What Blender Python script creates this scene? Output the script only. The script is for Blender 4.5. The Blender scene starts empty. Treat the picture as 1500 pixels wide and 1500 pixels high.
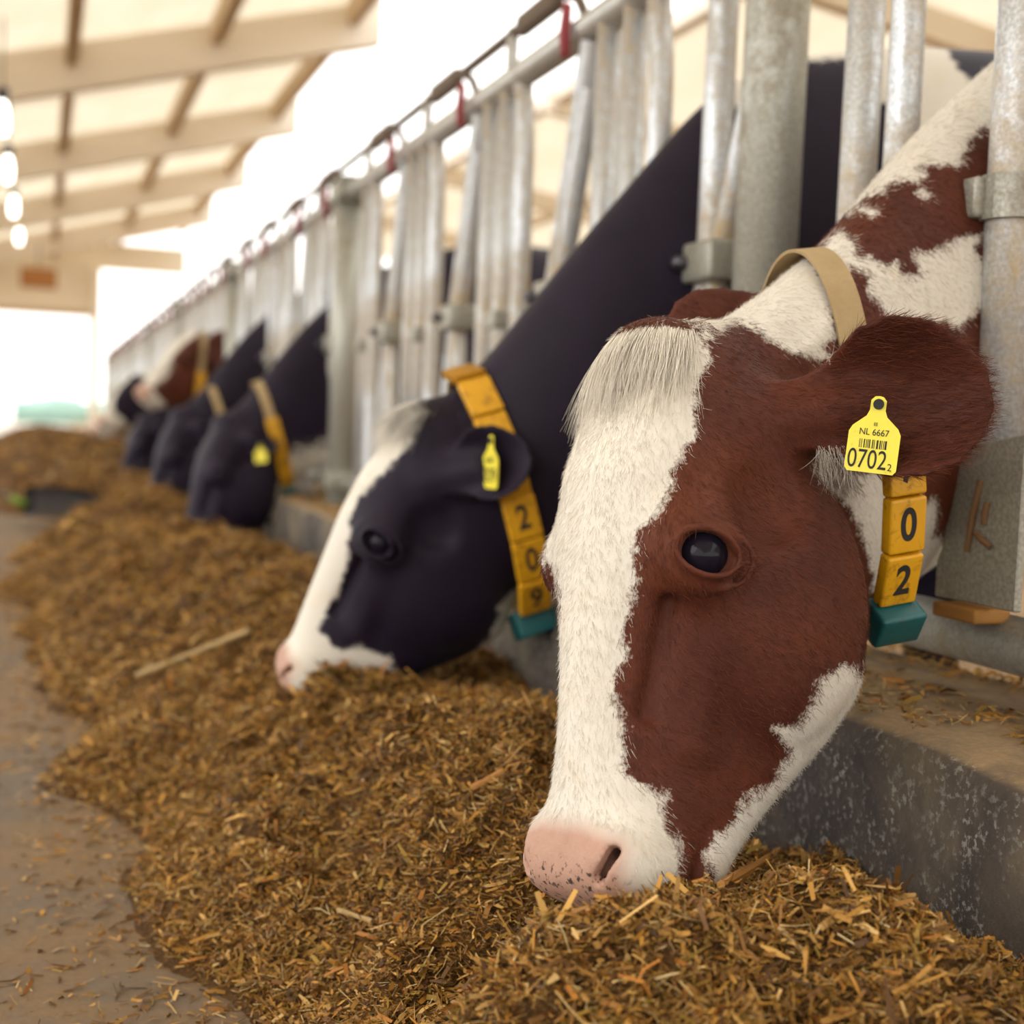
import bpy, bmesh, math, random
import numpy as np
from mathutils import Vector, Matrix
from mathutils.bvhtree import BVHTree

rng = np.random.default_rng(7)
random.seed(7)
SC = bpy.context.scene
COL = SC.collection

# ------------------------------------------------------------------ camera, sky, exposure
TH = math.radians(19.2); PT = math.atan(125 / 2000); RO = math.radians(2.3); FPX = 2000.0
CAM = np.array([0.0, 0.0, 0.66])
CF = np.array([math.sin(TH) * math.cos(PT), math.cos(TH) * math.cos(PT), -math.sin(PT)])
_r0 = np.array([math.cos(TH), -math.sin(TH), 0.0]); _u0 = np.cross(_r0, CF)
CR = _r0 * math.cos(RO) + _u0 * math.sin(RO)
CU = _u0 * math.cos(RO) - _r0 * math.sin(RO)
cam_d = bpy.data.cameras.new('camera'); cam = bpy.data.objects.new('camera', cam_d); COL.objects.link(cam)
cam_d.sensor_width = 36.0; cam_d.lens = 36.0 * FPX / 1500.0
cam_d.clip_start = 0.05; cam_d.clip_end = 300
cam.matrix_world = Matrix(((CR[0], CU[0], -CF[0], CAM[0]), (CR[1], CU[1], -CF[1], CAM[1]), (CR[2], CU[2], -CF[2], CAM[2]), (0, 0, 0, 1)))
cam_d.dof.use_dof = True; cam_d.dof.focus_distance = 1.30; cam_d.dof.aperture_fstop = 3.4
SC.camera = cam

world = bpy.data.worlds.new('overcast_sky'); SC.world = world; world.use_nodes = True
wbg = world.node_tree.nodes['Background']
wbg.inputs[0].default_value = (1.0, 0.975, 0.935, 1); wbg.inputs[1].default_value = 2.6
sun_d = bpy.data.lights.new('hazy_sun', 'SUN'); sun = bpy.data.objects.new('hazy_sun', sun_d); COL.objects.link(sun)
sun_d.energy = 0.7; sun_d.angle = math.radians(35); sun_d.color = (1, 0.95, 0.86)
sun.rotation_euler = Vector((0.86, 0.30, -0.42)).to_track_quat('-Z', 'Y').to_euler()
SC.view_settings.view_transform = 'Standard'
try: SC.view_settings.look = 'None'
except Exception: pass
SC.view_settings.exposure = 0.06; SC.view_settings.gamma = 1.0; SC.view_settings.use_curve_mapping = False
SC.cycles.max_bounces = 8
SC.cycles.diffuse_bounces = 4

# ------------------------------------------------------------------ helpers
def proj(P):
    r = np.atleast_2d(P) - CAM; z = r @ CF
    return np.c_[750 + FPX * (r @ CR) / z, 750 - FPX * (r @ CU) / z], z
def ray(px, py): return CF + CR * (px - 750) / FPX - CU * (py - 750) / FPX
def at_depth(px, py, d): return CAM + ray(px, py) * d
def nrm(v): v = np.asarray(v, float); return v / np.linalg.norm(v)

def link(o, parent=None):
    COL.objects.link(o)
    if parent is not None: o.parent = parent
    return o
def tag(o, label=None, cat=None, group=None, kind=None):
    if label: o['label'] = label
    if cat: o['category'] = cat
    if group: o['group'] = group
    if kind: o['kind'] = kind
    return o
def mesh_np(name, V, Fq, smooth=True):
    """mesh from numpy verts (n,3) and an (m,k) face array"""
    V = np.ascontiguousarray(V, np.float32); Fq = np.ascontiguousarray(Fq, np.int32)
    me = bpy.data.meshes.new(name); k = Fq.shape[1]; m = len(Fq)
    me.vertices.add(len(V)); me.vertices.foreach_set('co', V.ravel())
    me.loops.add(m * k); me.loops.foreach_set('vertex_index', Fq.ravel())
    me.polygons.add(m); me.polygons.foreach_set('loop_start', np.arange(0, m * k, k, dtype=np.int32))
    me.polygons.foreach_set('use_smooth', np.full(m, smooth, dtype=bool))
    me.update(calc_edges=True); me.validate()
    return me
def obj(name, me, mat=None, parent=None, loc=None):
    o = bpy.data.objects.new(name, me)
    if mat is not None and len(me.materials) == 0: me.materials.append(mat)
    link(o, parent)
    if loc is not None: o.location = loc
    return o
def empty(name, loc=(0, 0, 0)):
    o = bpy.data.objects.new(name, None); o.location = loc; o.empty_display_size = 0.1; COL.objects.link(o); return o
def bm_mesh(name, bm, smooth=False):
    me = bpy.data.meshes.new(name); bm.to_mesh(me); bm.free()
    if smooth: me.polygons.foreach_set('use_smooth', np.ones(len(me.polygons), dtype=bool))
    return me
def box_mesh(name, lo, hi, bevel=0.0, seg=2):
    bm = bmesh.new(); bmesh.ops.create_cube(bm, size=1.0)
    lo = Vector(lo); hi = Vector(hi)
    for v in bm.verts: v.co = Vector(((v.co[i] + .5) * (hi[i] - lo[i]) + lo[i]) for i in range(3))
    if bevel > 0: bmesh.ops.bevel(bm, geom=bm.edges[:], offset=bevel, segments=seg, affect='EDGES', profile=0.6)
    return bm_mesh(name, bm, bevel > 0)
def tube_np(pts, rad, seg=14, caps=True):
    """swept tube; rad scalar or per-point"""
    P = np.asarray(pts, float); n = len(P); R = np.full(n, rad, float) if np.isscalar(rad) else np.asarray(rad, float)
    T = np.gradient(P, axis=0); T /= np.linalg.norm(T, axis=1)[:, None]
    a = np.array([1.0, 0, 0]) if abs(T[0][0]) < .9 else np.array([0, 1.0, 0])
    V = []; A = a - T[0] * (a @ T[0]); A /= np.linalg.norm(A)
    ang = np.linspace(0, 2 * math.pi, seg, endpoint=False)
    for i in range(n):
        A = A - T[i] * (A @ T[i]); A /= np.linalg.norm(A); B = np.cross(T[i], A)
        V.append(P[i] + R[i] * (np.cos(ang)[:, None] * A + np.sin(ang)[:, None] * B))
    V = np.concatenate(V); i = np.arange(n - 1)[:, None] * seg; j = np.arange(seg)[None, :]; j2 = (j + 1) % seg
    Fq = np.stack([i + j, i + j2, i + seg + j2, i + seg + j], -1).reshape(-1, 4)
    if caps:
        V = np.r_[V, P[:1], P[-1:]]; c0, c1 = n * seg, n * seg + 1
        jj = np.arange(seg); kk = (jj + 1) % seg
        # quads with a doubled vertex become triangles on validate; use tiny rings instead
        f0 = np.stack([np.full(seg, c0), kk, jj, jj], -1); f1 = np.stack([np.full(seg, c1), (n - 1) * seg + jj, (n - 1) * seg + kk, (n - 1) * seg + kk], -1)
        return V, Fq, np.r_[f0, f1][:, :3]
    return V, Fq, None
def tube(name, pts, rad, seg=14, smooth=True):
    V, Fq, Tr = tube_np(pts, rad, seg)
    me = bpy.data.meshes.new(name)
    me.from_pydata(V.tolist(), [], Fq.tolist() + Tr.tolist()); 
    me.polygons.foreach_set('use_smooth', np.array([True] * len(Fq) + [False] * len(Tr)))
    me.update(); return me
def join_np(parts):
    V = []; Q = []; o = 0
    for v, q in parts: V.append(v); Q.append(q + o); o += len(v)
    return np.concatenate(V), np.concatenate(Q)
def copy_tree(o, parent=None, off=None):
    c = o.copy(); COL.objects.link(c); c.parent = parent
    if off is not None: c.location = Vector(o.location) + Vector(off)
    for ch in list(o.children): copy_tree(ch, c)
    return c
def hash2(i, j, s):
    n = (i.astype(np.int64) * 374761393 + j.astype(np.int64) * 668265263 + s * 974711) & 0x7fffffff
    n = ((n ^ (n >> 13)) * 1274126177) & 0x7fffffff
    return ((n ^ (n >> 16)) & 0xffff) / 65535.0
def vnoise(x, y, s=0):
    x = np.asarray(x, float); y = np.asarray(y, float)
    i = np.floor(x); j = np.floor(y); u = x - i; v = y - j; u = u * u * (3 - 2 * u); v = v * v * (3 - 2 * v)
    a = hash2(i, j, s); b = hash2(i + 1, j, s); c = hash2(i, j + 1, s); d = hash2(i + 1, j + 1, s)
    return (a * (1 - u) + b * u) * (1 - v) + (c * (1 - u) + d * u) * v - .5
def fbm(x, y, s=0, o=3):
    r = 0; a = 1.0
    for k in range(o): r = r + a * vnoise(x * 2 ** k, y * 2 ** k, s + k * 17); a *= .5
    return r

# ------------------------------------------------------------------ materials
def new_mat(name):
    m = bpy.data.materials.new(name); m.use_nodes = True; nt = m.node_tree
    return m, nt, nt.nodes['Principled BSDF']
def N(nt, t, **kw):
    n = nt.nodes.new(t)
    for k, v in kw.items():
        if k in ('op',): n.operation = v
        elif hasattr(n, k): setattr(n, k, v)
        else: n.inputs[k.replace('_', ' ')].default_value = v
    return n
def noise(nt, scale, detail=4, rough=.55, vec=None, dist=0):
    n = nt.nodes.new('ShaderNodeTexNoise'); n.inputs['Scale'].default_value = scale; n.inputs['Detail'].default_value = detail
    n.inputs['Roughness'].default_value = rough; n.inputs['Distortion'].default_value = dist
    if vec is not None: nt.links.new(vec, n.inputs['Vector'])
    return n.outputs['Fac']
def coords(nt, scale=(1, 1, 1)):
    tc = nt.nodes.new('ShaderNodeTexCoord'); mp = nt.nodes.new('ShaderNodeMapping'); mp.inputs['Scale'].default_value = scale
    nt.links.new(tc.outputs['Object'], mp.inputs['Vector']); return mp.outputs[0]
def ramp(nt, fac, stops):
    r = nt.nodes.new('ShaderNodeValToRGB'); el = r.color_ramp.elements
    while len(el) < len(stops): el.new(.5)
    for e, (p, c) in zip(el, stops): e.position = p; e.color = (*c, 1) if len(c) == 3 else c
    nt.links.new(fac, r.inputs[0]); return r.outputs[0]
def mixc(nt, fac, a, b):
    m = nt.nodes.new('ShaderNodeMix'); m.data_type = 'RGBA'
    for sock, v in ((m.inputs[0], fac), (m.inputs[6], a), (m.inputs[7], b)):
        if isinstance(v, (int, float)): sock.default_value = v
        elif isinstance(v, tuple): sock.default_value = (*v, 1) if len(v) == 3 else v
        else: nt.links.new(v, sock)
    return m.outputs[2]
def math_(nt, op, a, b=0.0, c=None):
    m = nt.nodes.new('ShaderNodeMath'); m.operation = op
    for i, v in enumerate((a, b) if c is None else (a, b, c)):
        if isinstance(v, (int, float)): m.inputs[i].default_value = v
        else: nt.links.new(v, m.inputs[i])
    return m.outputs[0]
def bump(nt, h, strength, dist, bsdf):
    b = nt.nodes.new('ShaderNodeBump'); b.inputs['Strength'].default_value = strength; b.inputs['Distance'].default_value = dist
    nt.links.new(h, b.inputs['Height']); nt.links.new(b.outputs[0], bsdf.inputs['Normal'])
def attr(nt, name):
    a = nt.nodes.new('ShaderNodeAttribute'); a.attribute_name = name; return a
def plain(name, col, rough=.6, metal=0, spec=.4, var=.08, scale=30, bmp=0):
    m, nt, b = new_mat(name)
    f = noise(nt, scale, 5)
    c0 = tuple(x * (1 - var) for x in col); c1 = tuple(min(1, x * (1 + var)) for x in col)
    nt.links.new(ramp(nt, f, [(.3, c0), (.7, c1)]), b.inputs['Base Color'])
    b.inputs['Roughness'].default_value = rough; b.inputs['Metallic'].default_value = metal; b.inputs['Specular IOR Level'].default_value = spec
    if bmp: bump(nt, f, bmp, .002, b)
    return m
def galvanised(name, tint=(.60, .63, .66), dirt=1.0, dirt_col=(.47, .35, .19), metal=.55):
    m, nt, b = new_mat(name); v = coords(nt); vs = coords(nt, (1, 1, .25))
    sp = ramp(nt, noise(nt, 200, 3, .6, v), [(.38, tuple(x * .74 for x in tint)), (.62, tuple(min(1, x * 1.10) for x in tint))])
    d = noise(nt, 9, 6, .65, vs, .6); d2 = noise(nt, 45, 4, .7, v)
    df = math_(nt, 'ADD', math_(nt, 'MULTIPLY', d, .7), math_(nt, 'MULTIPLY', d2, .3))
    dm = ramp(nt, df, [(.60 - .16 * dirt, (0, 0, 0)), (.72 - .10 * dirt, (1, 1, 1))])
    nt.links.new(mixc(nt, dm, sp, ramp(nt, d2, [(.3, tuple(x * .6 for x in dirt_col)), (.7, dirt_col)])), b.inputs['Base Color'])
    nt.links.new(ramp(nt, dm, [(0, (metal,) * 3), (1, (.05,) * 3)]), b.inputs['Metallic'])
    nt.links.new(ramp(nt, dm, [(0, (.38,) * 3), (1, (.8,) * 3)]), b.inputs['Roughness'])
    bump(nt, d2, .25, .002, b)
    return m
M = {}
M['galv'] = galvanised('galvanised_tube')
M['galv_post'] = galvanised('weathered_post_steel', (.42, .42, .37), .55, (.27, .21, .12), .35)
M['galv_old'] = galvanised('old_plate_steel', (.34, .33, .28), .55, (.22, .18, .12), .3)
M['rail'] = galvanised('rail_steel', (.55, .55, .53), .3, (.3, .24, .16))
M['red'] = plain('red_plastic', (.30, .045, .055), .6)
M['bolt'] = plain('dark_bolt_steel', (.10, .10, .12), .35, .8)
M['rod'] = plain('rusty_rod', (.16, .12, .09), .7, .3)
M['beam'] = plain('painted_beam', (.86, .77, .64), .6, var=.06, scale=4)
M['purlin'] = plain('timber_purlin', (.55, .40, .24), .7, var=.15, scale=8)
def panel_mat():
    m, nt, b = new_mat('translucent_roof_sheet'); c = ramp(nt, noise(nt, 3, 4), [(.3, (.88, .83, .73)), (.7, (.92, .88, .80))])
    nt.links.new(c, b.inputs['Base Color']); b.inputs['Roughness'].default_value = .6
    t = nt.nodes.new('ShaderNodeBsdfTranslucent'); nt.links.new(c, t.inputs[0]); mx = nt.nodes.new('ShaderNodeMixShader'); mx.inputs[0].default_value = .62
    out = nt.nodes['Material Output']; nt.links.new(b.outputs[0], mx.inputs[1]); nt.links.new(t.outputs[0], mx.inputs[2]); nt.links.new(mx.outputs[0], out.inputs[0]); return m
M['panel'] = panel_mat()
M['wallc'] = plain('cream_wall', (.80, .70, .54), .7, var=.05, scale=2)
M['tan_strap'] = None

def strap_mat():
    m, nt, b = new_mat('tan_webbing'); v = coords(nt)
    w = noise(nt, 900, 2, .5, v); d = noise(nt, 40, 4, .6, v)
    c = mixc(nt, d, (.34, .24, .12), (.50, .38, .21)); c = mixc(nt, math_(nt, 'MULTIPLY', w, .35), c, (.18, .12, .06))
    nt.links.new(c, b.inputs['Base Color']); b.inputs['Roughness'].default_value = .9; b.inputs['Specular IOR Level'].default_value = .15
    bump(nt, w, .5, .001, b); return m
M['strap'] = strap_mat()
def grimy(name, col, dirt, amt, rough=.45):
    m, nt, b = new_mat(name); v = coords(nt)
    f = noise(nt, 60, 6, .7, v, .8)
    nt.links.new(mixc(nt, ramp(nt, f, [(.62 - amt * .15, (0, 0, 0)), (.72, (1, 1, 1))]), col, dirt), b.inputs['Base Color'])
    b.inputs['Roughness'].default_value = rough; bump(nt, f, .2, .001, b); return m
M['yellow'] = grimy('yellow_number_plastic', (.66, .33, .005), (.16, .07, .008), .6)
M['tag'] = grimy('lemon_tag_plastic', (.80, .70, .05), (.55, .42, .04), .1, .4)
M['teal'] = grimy('teal_plastic', (.003, .085, .09), (.03, .03, .027), .5, .45)
M['brownblock'] = grimy('soiled_weight_block', (.14, .10, .07), (.05, .04, .03), .5, .6)
M['ink'] = plain('black_ink', (.018, .016, .016), .7)
M['white_pl'] = plain('white_plastic', (.78, .76, .74), .5)

def cow_mat(name, dark, dark2, white=(.69, .65, .575)):
    m, nt, b = new_mat(name); v = coords(nt)
    sd = attr(nt, 'sd').outputs['Fac']; pk = attr(nt, 'pink').outputs['Fac']
    n1 = noise(nt, 55, 3, .6, v); n2 = noise(nt, 320, 2, .6, v)
    e = math_(nt, 'ADD', math_(nt, 'MULTIPLY', math_(nt, 'SUBTRACT', n1, .5), .030), math_(nt, 'MULTIPLY', math_(nt, 'SUBTRACT', n2, .5), .016))
    s = math_(nt, 'ADD', sd, e)
    fac = ramp(nt, math_(nt, 'ADD', math_(nt, 'MULTIPLY', s, 130), .5), [(0, (0, 0, 0)), (1, (1, 1, 1))])
    big = noise(nt, 7, 4, .6, v); fine = noise(nt, 420, 2, .7, v)
    dk = mixc(nt, ramp(nt, big, [(.35, (0, 0, 0)), (.65, (1, 1, 1))]), dark, dark2)
    dk = mixc(nt, math_(nt, 'MULTIPLY', fine, .45), dk, tuple(x * .45 for x in dark))
    wh = mixc(nt, math_(nt, 'MULTIPLY', fine, .30), white, tuple(x * .72 for x in white))
    wh = mixc(nt, ramp(nt, noise(nt, 18, 4, .6, v), [(.55, (0, 0, 0)), (.8, (.5, .5, .5))]), wh, (.66, .52, .36))
    c = mixc(nt, fac, dk, wh)
    pn = mixc(nt, noise(nt, 60, 5, .7, v), (.36, .19, .13), (.50, .32, .245))
    spots = ramp(nt, noise(nt, 130, 3, .6, v), [(.555, (0, 0, 0)), (.63, (1, 1, 1))])
    low = attr(nt, 'speck').outputs['Fac']
    pn = mixc(nt, math_(nt, 'MULTIPLY', spots, low), pn, (.05, .035, .03))
    c = mixc(nt, pk, c, pn)
    nt.links.new(c, b.inputs['Base Color'])
    b.inputs['Roughness'].default_value = .62; b.inputs['Specular IOR Level'].default_value = .25
    b.inputs['Sheen Weight'].default_value = .03; b.inputs['Sheen Roughness'].default_value = .5
    bump(nt, math_(nt, 'ADD', fine, math_(nt, 'MULTIPLY', n1, .6)), .35, .0012, b)
    return m
M['cow_red'] = cow_mat('red_and_white_coat', (.066, .0128, .0062), (.122, .0280, .0090))
M['cow_black'] = cow_mat('black_and_white_coat', (.0080, .0036, .0145), (.0130, .0072, .0225))
M['cow_tan'] = cow_mat('tan_and_white_coat', (.30, .16, .07), (.38, .22, .10))
def hair_mat():
    m, nt, b = new_mat('coat_hair')
    c = attr(nt, 'hcol').outputs['Color']; nt.links.new(c, b.inputs['Base Color'])
    b.inputs['Roughness'].default_value = .5; b.inputs['Specular IOR Level'].default_value = .25
    return m
M['hair'] = hair_mat()
def eye_mat():
    m, nt, b = new_mat('dark_eye'); b.inputs['Base Color'].default_value = (.010, .008, .014, 1); b.inputs['Roughness'].default_value = .05
    b.inputs['Specular IOR Level'].default_value = .15; return m
M['eye'] = eye_mat()
def silage_mat():
    m, nt, b = new_mat('silage'); v = coords(nt)
    a = noise(nt, 24, 6, .7, v); f = noise(nt, 150, 5, .75, v, .5)
    c = ramp(nt, f, [(.25, (.025, .011, .005)), (.5, (.11, .052, .014)), (.72, (.24, .125, .034))])
    c = mixc(nt, math_(nt, 'MULTIPLY', a, .4), c, (.13, .062, .018))
    nt.links.new(c, b.inputs['Base Color']); b.inputs['Roughness'].default_value = .85; b.inputs['Specular IOR Level'].default_value = .2
    bump(nt, f, .9, .012, b); return m
M['silage'] = silage_mat()
def flake_mat():
    m, nt, b = new_mat('silage_flake'); c = attr(nt, 'col').outputs['Color']
    nt.links.new(c, b.inputs['Base Color']); b.inputs['Roughness'].default_value = .6; b.inputs['Specular IOR Level'].default_value = .3; return m
M['flake'] = flake_mat()
def floor_mat():
    m, nt, b = new_mat('feed_alley_concrete'); v = coords(nt)
    a = noise(nt, 2.2, 6, .6, v, .4); f = noise(nt, 70, 5, .7, v); g = noise(nt, 11, 5, .65, v)
    base = mixc(nt, f, (.075, .066, .058), (.135, .118, .10))
    dust = mixc(nt, f, (.125, .074, .032), (.225, .140, .066))
    k = ramp(nt, math_(nt, 'ADD', math_(nt, 'MULTIPLY', a, .65), math_(nt, 'MULTIPLY', g, .35)), [(.38, (.25, .25, .25)), (.54, (1, 1, 1))])
    nt.links.new(mixc(nt, k, base, dust), b.inputs['Base Color']); b.inputs['Roughness'].default_value = .8
    bump(nt, f, .35, .004, b); return m
M['floor'] = floor_mat()
def kerb_mat():
    m, nt, b = new_mat('stained_kerb_concrete'); v = coords(nt)
    a = noise(nt, 5, 6, .65, v, .3); f = noise(nt, 120, 4, .6, v); g = noise(nt, 16, 5, .7, v)
    c = ramp(nt, a, [(.34, (.030, .023, .020)), (.5, (.070, .053, .040)), (.66, (.14, .110, .068))])
    sp = math_(nt, 'MULTIPLY', ramp(nt, f, [(.53, (0, 0, 0)), (.62, (1, 1, 1))]), ramp(nt, g, [(.42, (0, 0, 0)), (.6, (1, 1, 1))]))
    c = mixc(nt, math_(nt, 'MULTIPLY', sp, .65), c, (.30, .285, .25))
    geo = nt.nodes.new('ShaderNodeNewGeometry'); sx = nt.nodes.new('ShaderNodeSeparateXYZ'); nt.links.new(geo.outputs['Normal'], sx.inputs[0])
    top = math_(nt, 'MULTIPLY', ramp(nt, sx.outputs[2], [(.7, (0, 0, 0)), (.95, (1, 1, 1))]), ramp(nt, g, [(.3, (.35, .35, .35)), (.6, (1, 1, 1))]))
    c = mixc(nt, top, c, mixc(nt, f, (.17, .105, .05), (.36, .25, .13)))
    nt.links.new(c, b.inputs['Base Color']); b.inputs['Roughness'].default_value = .85
    bump(nt, math_(nt, 'ADD', f, math_(nt, 'MULTIPLY', g, 2)), .5, .004, b); return m
M['kerb'] = kerb_mat()
M['bedding'] = plain('trodden_bedding', (.30, .20, .11), .9, var=.3, scale=25, bmp=.6)
M['outside'] = plain('pale_yard_ground', (.50, .45, .38), .9, var=.1, scale=1)
M['hedge'] = plain('distant_hedge_green', (.30, .46, .40), .8, var=.2, scale=4)
def lamp_mat():
    m, nt, b = new_mat('lit_lamp_glass'); b.inputs['Base Color'].default_value = (.9, .9, .85, 1)
    b.inputs['Emission Color'].default_value = (1, .97, .88, 1); b.inputs['Emission Strength'].default_value = 6; return m
M['lamp'] = lamp_mat()

# ------------------------------------------------------------------ the barn
FX = 1.078           # fence line
KX = 0.86            # kerb front
POSTS = [1.93 + 3.15 * i for i in range(-1, 8)]
ENDY = 27.0
tag(obj('floor', box_mesh('floor', (-40, -30, -.2), (KX + .02, 90, 0)), M['floor']), 'dusty brown concrete feed alley floor', 'floor', kind='structure')
tag(obj('floor_bedding', box_mesh('floor_bedding', (KX + .3, -30, -.2), (40, 90, .08)), M['bedding']), 'trodden bedding floor behind the kerb', 'floor', kind='structure')
def kerb():
    ys = np.arange(-2.0, ENDY, .05); sec = np.array([(0, 0), (0, .16), (.0, .325), (.006, .342), (.022, .35), (.12, .352), (.25, .352), (.37, .346), (.385, .33), (.39, .05), (.39, -.1), (0, -.1)])
    n, k = len(ys), len(sec); V = np.zeros((n, k, 3)); V[..., 0] = KX + sec[None, :, 0]; V[..., 1] = ys[:, None]; V[..., 2] = sec[None, :, 1]
    V[..., 0] += .012 * fbm(V[..., 1] * 4, V[..., 2] * 9, 3); V[..., 2] += .010 * fbm(V[..., 1] * 6, V[..., 0] * 11, 9) * (V[..., 2] > .3)
    i = np.arange(n - 1)[:, None] * k; j = np.arange(k)[None, :]; j2 = (j + 1) % k
    return mesh_np('kerb', V.reshape(-1, 3), np.stack([i + j, i + j2, i + k + j2, i + k + j], -1).reshape(-1, 4)[:, ::-1])
tag(obj('kerb', kerb(), M['kerb']), 'stained concrete kerb running under the feed fence', 'kerb', kind='structure')

SL = .27; RX0, RZ0 = 2.52, 3.90                    # left roof: edge of the open ridge, slope falling to -x
def roofz(x): return RZ0 - (RX0 - x) * SL
ceil = tag(empty('ceiling'), 'cream panelled roof above the feed alley', 'roof', kind='structure')
rafters = [3.8 + 4.1 * i for i in range(-3, 6)]
purl = [RX0 - 1.16 * i for i in range(0, 5)]
def slanted(name, x0, x1, y0, y1, dz0, dz1, fz):
    V = [(x, y, fz(x) + dz) for dz in (dz0, dz1) for y in (y0, y1) for x in (x0, x1)]
    Fq = [(0, 2, 3, 1), (4, 5, 7, 6), (0, 1, 5, 4), (2, 6, 7, 3), (0, 4, 6, 2), (1, 3, 7, 5)]
    me = bpy.data.meshes.new(name); me.from_pydata(V, [], Fq); me.update(); return me
pm, bmn = {}, None
for yi, y in enumerate(rafters):
    obj('rafter', slanted('rafter', purl[-1] - .2, RX0 + .25, y - .09, y + .09, -.02, .36, roofz), M['beam'], ceil)
    y1 = rafters[yi + 1] if yi + 1 < len(rafters) else ENDY
    for k in range(len(purl) - 1):
        # each bay between purlins: two roof panels with a joint
        ym = (y + y1) / 2 + .2
        for a, c, dz in ((y, ym - .03, .43), (ym, y1, .40)):
            obj('roof_panel', slanted('roof_panel', purl[k + 1] + .01, purl[k] - .01, a, c, dz, dz + .05, roofz), M['panel'], ceil)
for x in purl:
    obj('purlin', slanted('purlin', x - .05, x + .05, -8.5, ENDY, .18, .40, roofz), M['purlin'], ceil)
# right-hand roof beyond the open ridge
RX1, RZ1, SR = 5.0, 4.03, .16
def roofzr(x): return RZ1 - (x - RX1) * SR
cr = tag(empty('ceiling_stalls'), 'cream roof over the cow stalls', 'roof', kind='structure')
for y0 in np.arange(-9, ENDY - .1, 4.5):
    for k in range(4):
        obj('roof_panel', slanted('roof_panel', RX1 + 2 * k + .01, RX1 + 2 * k + 1.99, y0, y0 + 4.48, .12, .17, roofzr), M['panel'], cr)
    obj('rafter', slanted('rafter', RX1 - .1, RX1 + 8, y0 - .08, y0 + .08, -.12, .12, roofzr), M['beam'], cr)
for k in range(5):
    obj('purlin', slanted('purlin', RX1 + 2 * k - .05, RX1 + 2 * k + .05, -9, ENDY, -.02, .12, roofzr), M['beam'], cr)
wr = tag(obj('wall_right', box_mesh('wall_right', (13.0, -9, 0), (13.2, ENDY, 2.8)), M['wallc']), 'cream side wall behind the cow stalls', 'wall', kind='structure')
for k in range(6):
    obj('pilaster', box_mesh('pilaster', (12.8, 2 + 4.5 * k, 0), (13.0, 2.2 + 4.5 * k, 2.8), .01), M['beam'], wr)
# end wall: drive-through door on the alley, a tall bright opening beside it, gable above
we = tag(empty('wall_end', (0, ENDY, 0)), 'cream gable wall at the far end with wide openings', 'wall', kind='structure')
def wp(name, lo, hi, mat): return obj(name, box_mesh(name, lo, hi), mat, we)
wp('gable_panel', (-8, 0, 2.46), (.88, .15, 3.3), M['wallc'])
wp('gable_panel', (-8, 0, 3.31), (2.6, .15, 3.8), M['wallc'])
wp('door_header', (-4, -.06, 2.40), (.95, .2, 2.50), M['purlin'])
wp('wall_column', (.88, -.1, 0), (1.04, .2, 3.3), M['beam'])
wp('wall_panel', (-8, 0, 0), (-4, .15, 2.46), M['wallc'])
wp('wall_panel', (6.5, 0, 0), (13, .15, 2.6), M['wallc'])
# outside
tag(obj('ground_outside', box_mesh('ground_outside', (-40, ENDY + .3, -.2), (40, 90, .03)), M['outside']), 'pale yard outside the far door', 'ground', kind='structure')
def hedge():
    V = []; Q = []
    n = 60; xs = np.linspace(-1, 3.2, n); sec = [(0, 0), (-.3, .5), (-.1, 1.0), (.3, 1.0), (.5, .5), (.4, 0)]
    P = np.array([[(x, 60 + a + .3 * vnoise(x * 2, a * 3, 2), .03 + c * (1 + .3 * vnoise(x * 1.5, 0, 5))) for a, c in sec] for x in xs]); k = len(sec)
    i = np.arange(n - 1)[:, None] * k; j = np.arange(k - 1)[None, :]
    return mesh_np('hedge', P.reshape(-1, 3), np.stack([i + j, i + j + 1, i + k + j + 1, i + k + j], -1).reshape(-1, 4))
tag(obj('hedge', hedge(), M['hedge']), 'low green hedge outside the far door', 'hedge', kind='stuff')

# ------------------------------------------------------------------ lamps over the alley
def lamp(i, x, y, z):
    r = tag(empty('hanging_lamp', (x, y, z)), ['bright white lamp hanging over the alley, first in the row', 'bright white lamp hanging over the alley, second in the row',
        'bright white lamp hanging over the alley, third in the row', 'bright white lamp hanging over the alley, fourth in the row', 'bright white lamp hanging over the alley, last in the row'][i], 'lamp', 'lamps hanging over the alley')
    prof = [(0, -.12), (.03, -.115), (.045, -.07), (.045, 0), (.035, .07), (.02, .11), (0, .12)]
    n = 16; V = np.array([(a * math.cos(t), a * math.sin(t), b) for a, b in prof for t in np.linspace(0, 2 * math.pi, n, endpoint=False)])
    ii = np.arange(len(prof) - 1)[:, None] * n; j = np.arange(n)[None, :]; j2 = (j + 1) % n
    obj('glass', mesh_np('glass', V, np.stack([ii + j, ii + j2, ii + n + j2, ii + n + j], -1).reshape(-1, 4)), M['lamp'], r)
    obj('cap', tube('cap', [(0, 0, .11), (0, 0, .20)], .045), M['bolt'], r)
    obj('cable', tube('cable', [(0, 0, .19), (0, 0, max(.3, roofz(x) + .2 - z))], .006, 8), M['bolt'], r)
for i, (x, y, z) in enumerate([tuple(at_depth(*a)) for a in ((3, 172, 9.5), (11, 247, 12.0), (20, 302, 15.5), (28, 346, 20.0))]): lamp(i, x, y, z)
sg = tag(empty('hanging_box', (-.05, 23.5, 2.75)), 'small orange-brown box hanging at the end of the lamp row', 'box')
obj('panel', box_mesh('panel', (-.28, -.05, -.17), (.28, .05, .15), .015), plain('orange_brown_paint', (.42, .18, .05), .6), sg)
obj('cable', tube('cable', [(0, 0, .14), (0, 0, .55)], .01, 8), M['bolt'], sg)

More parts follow.
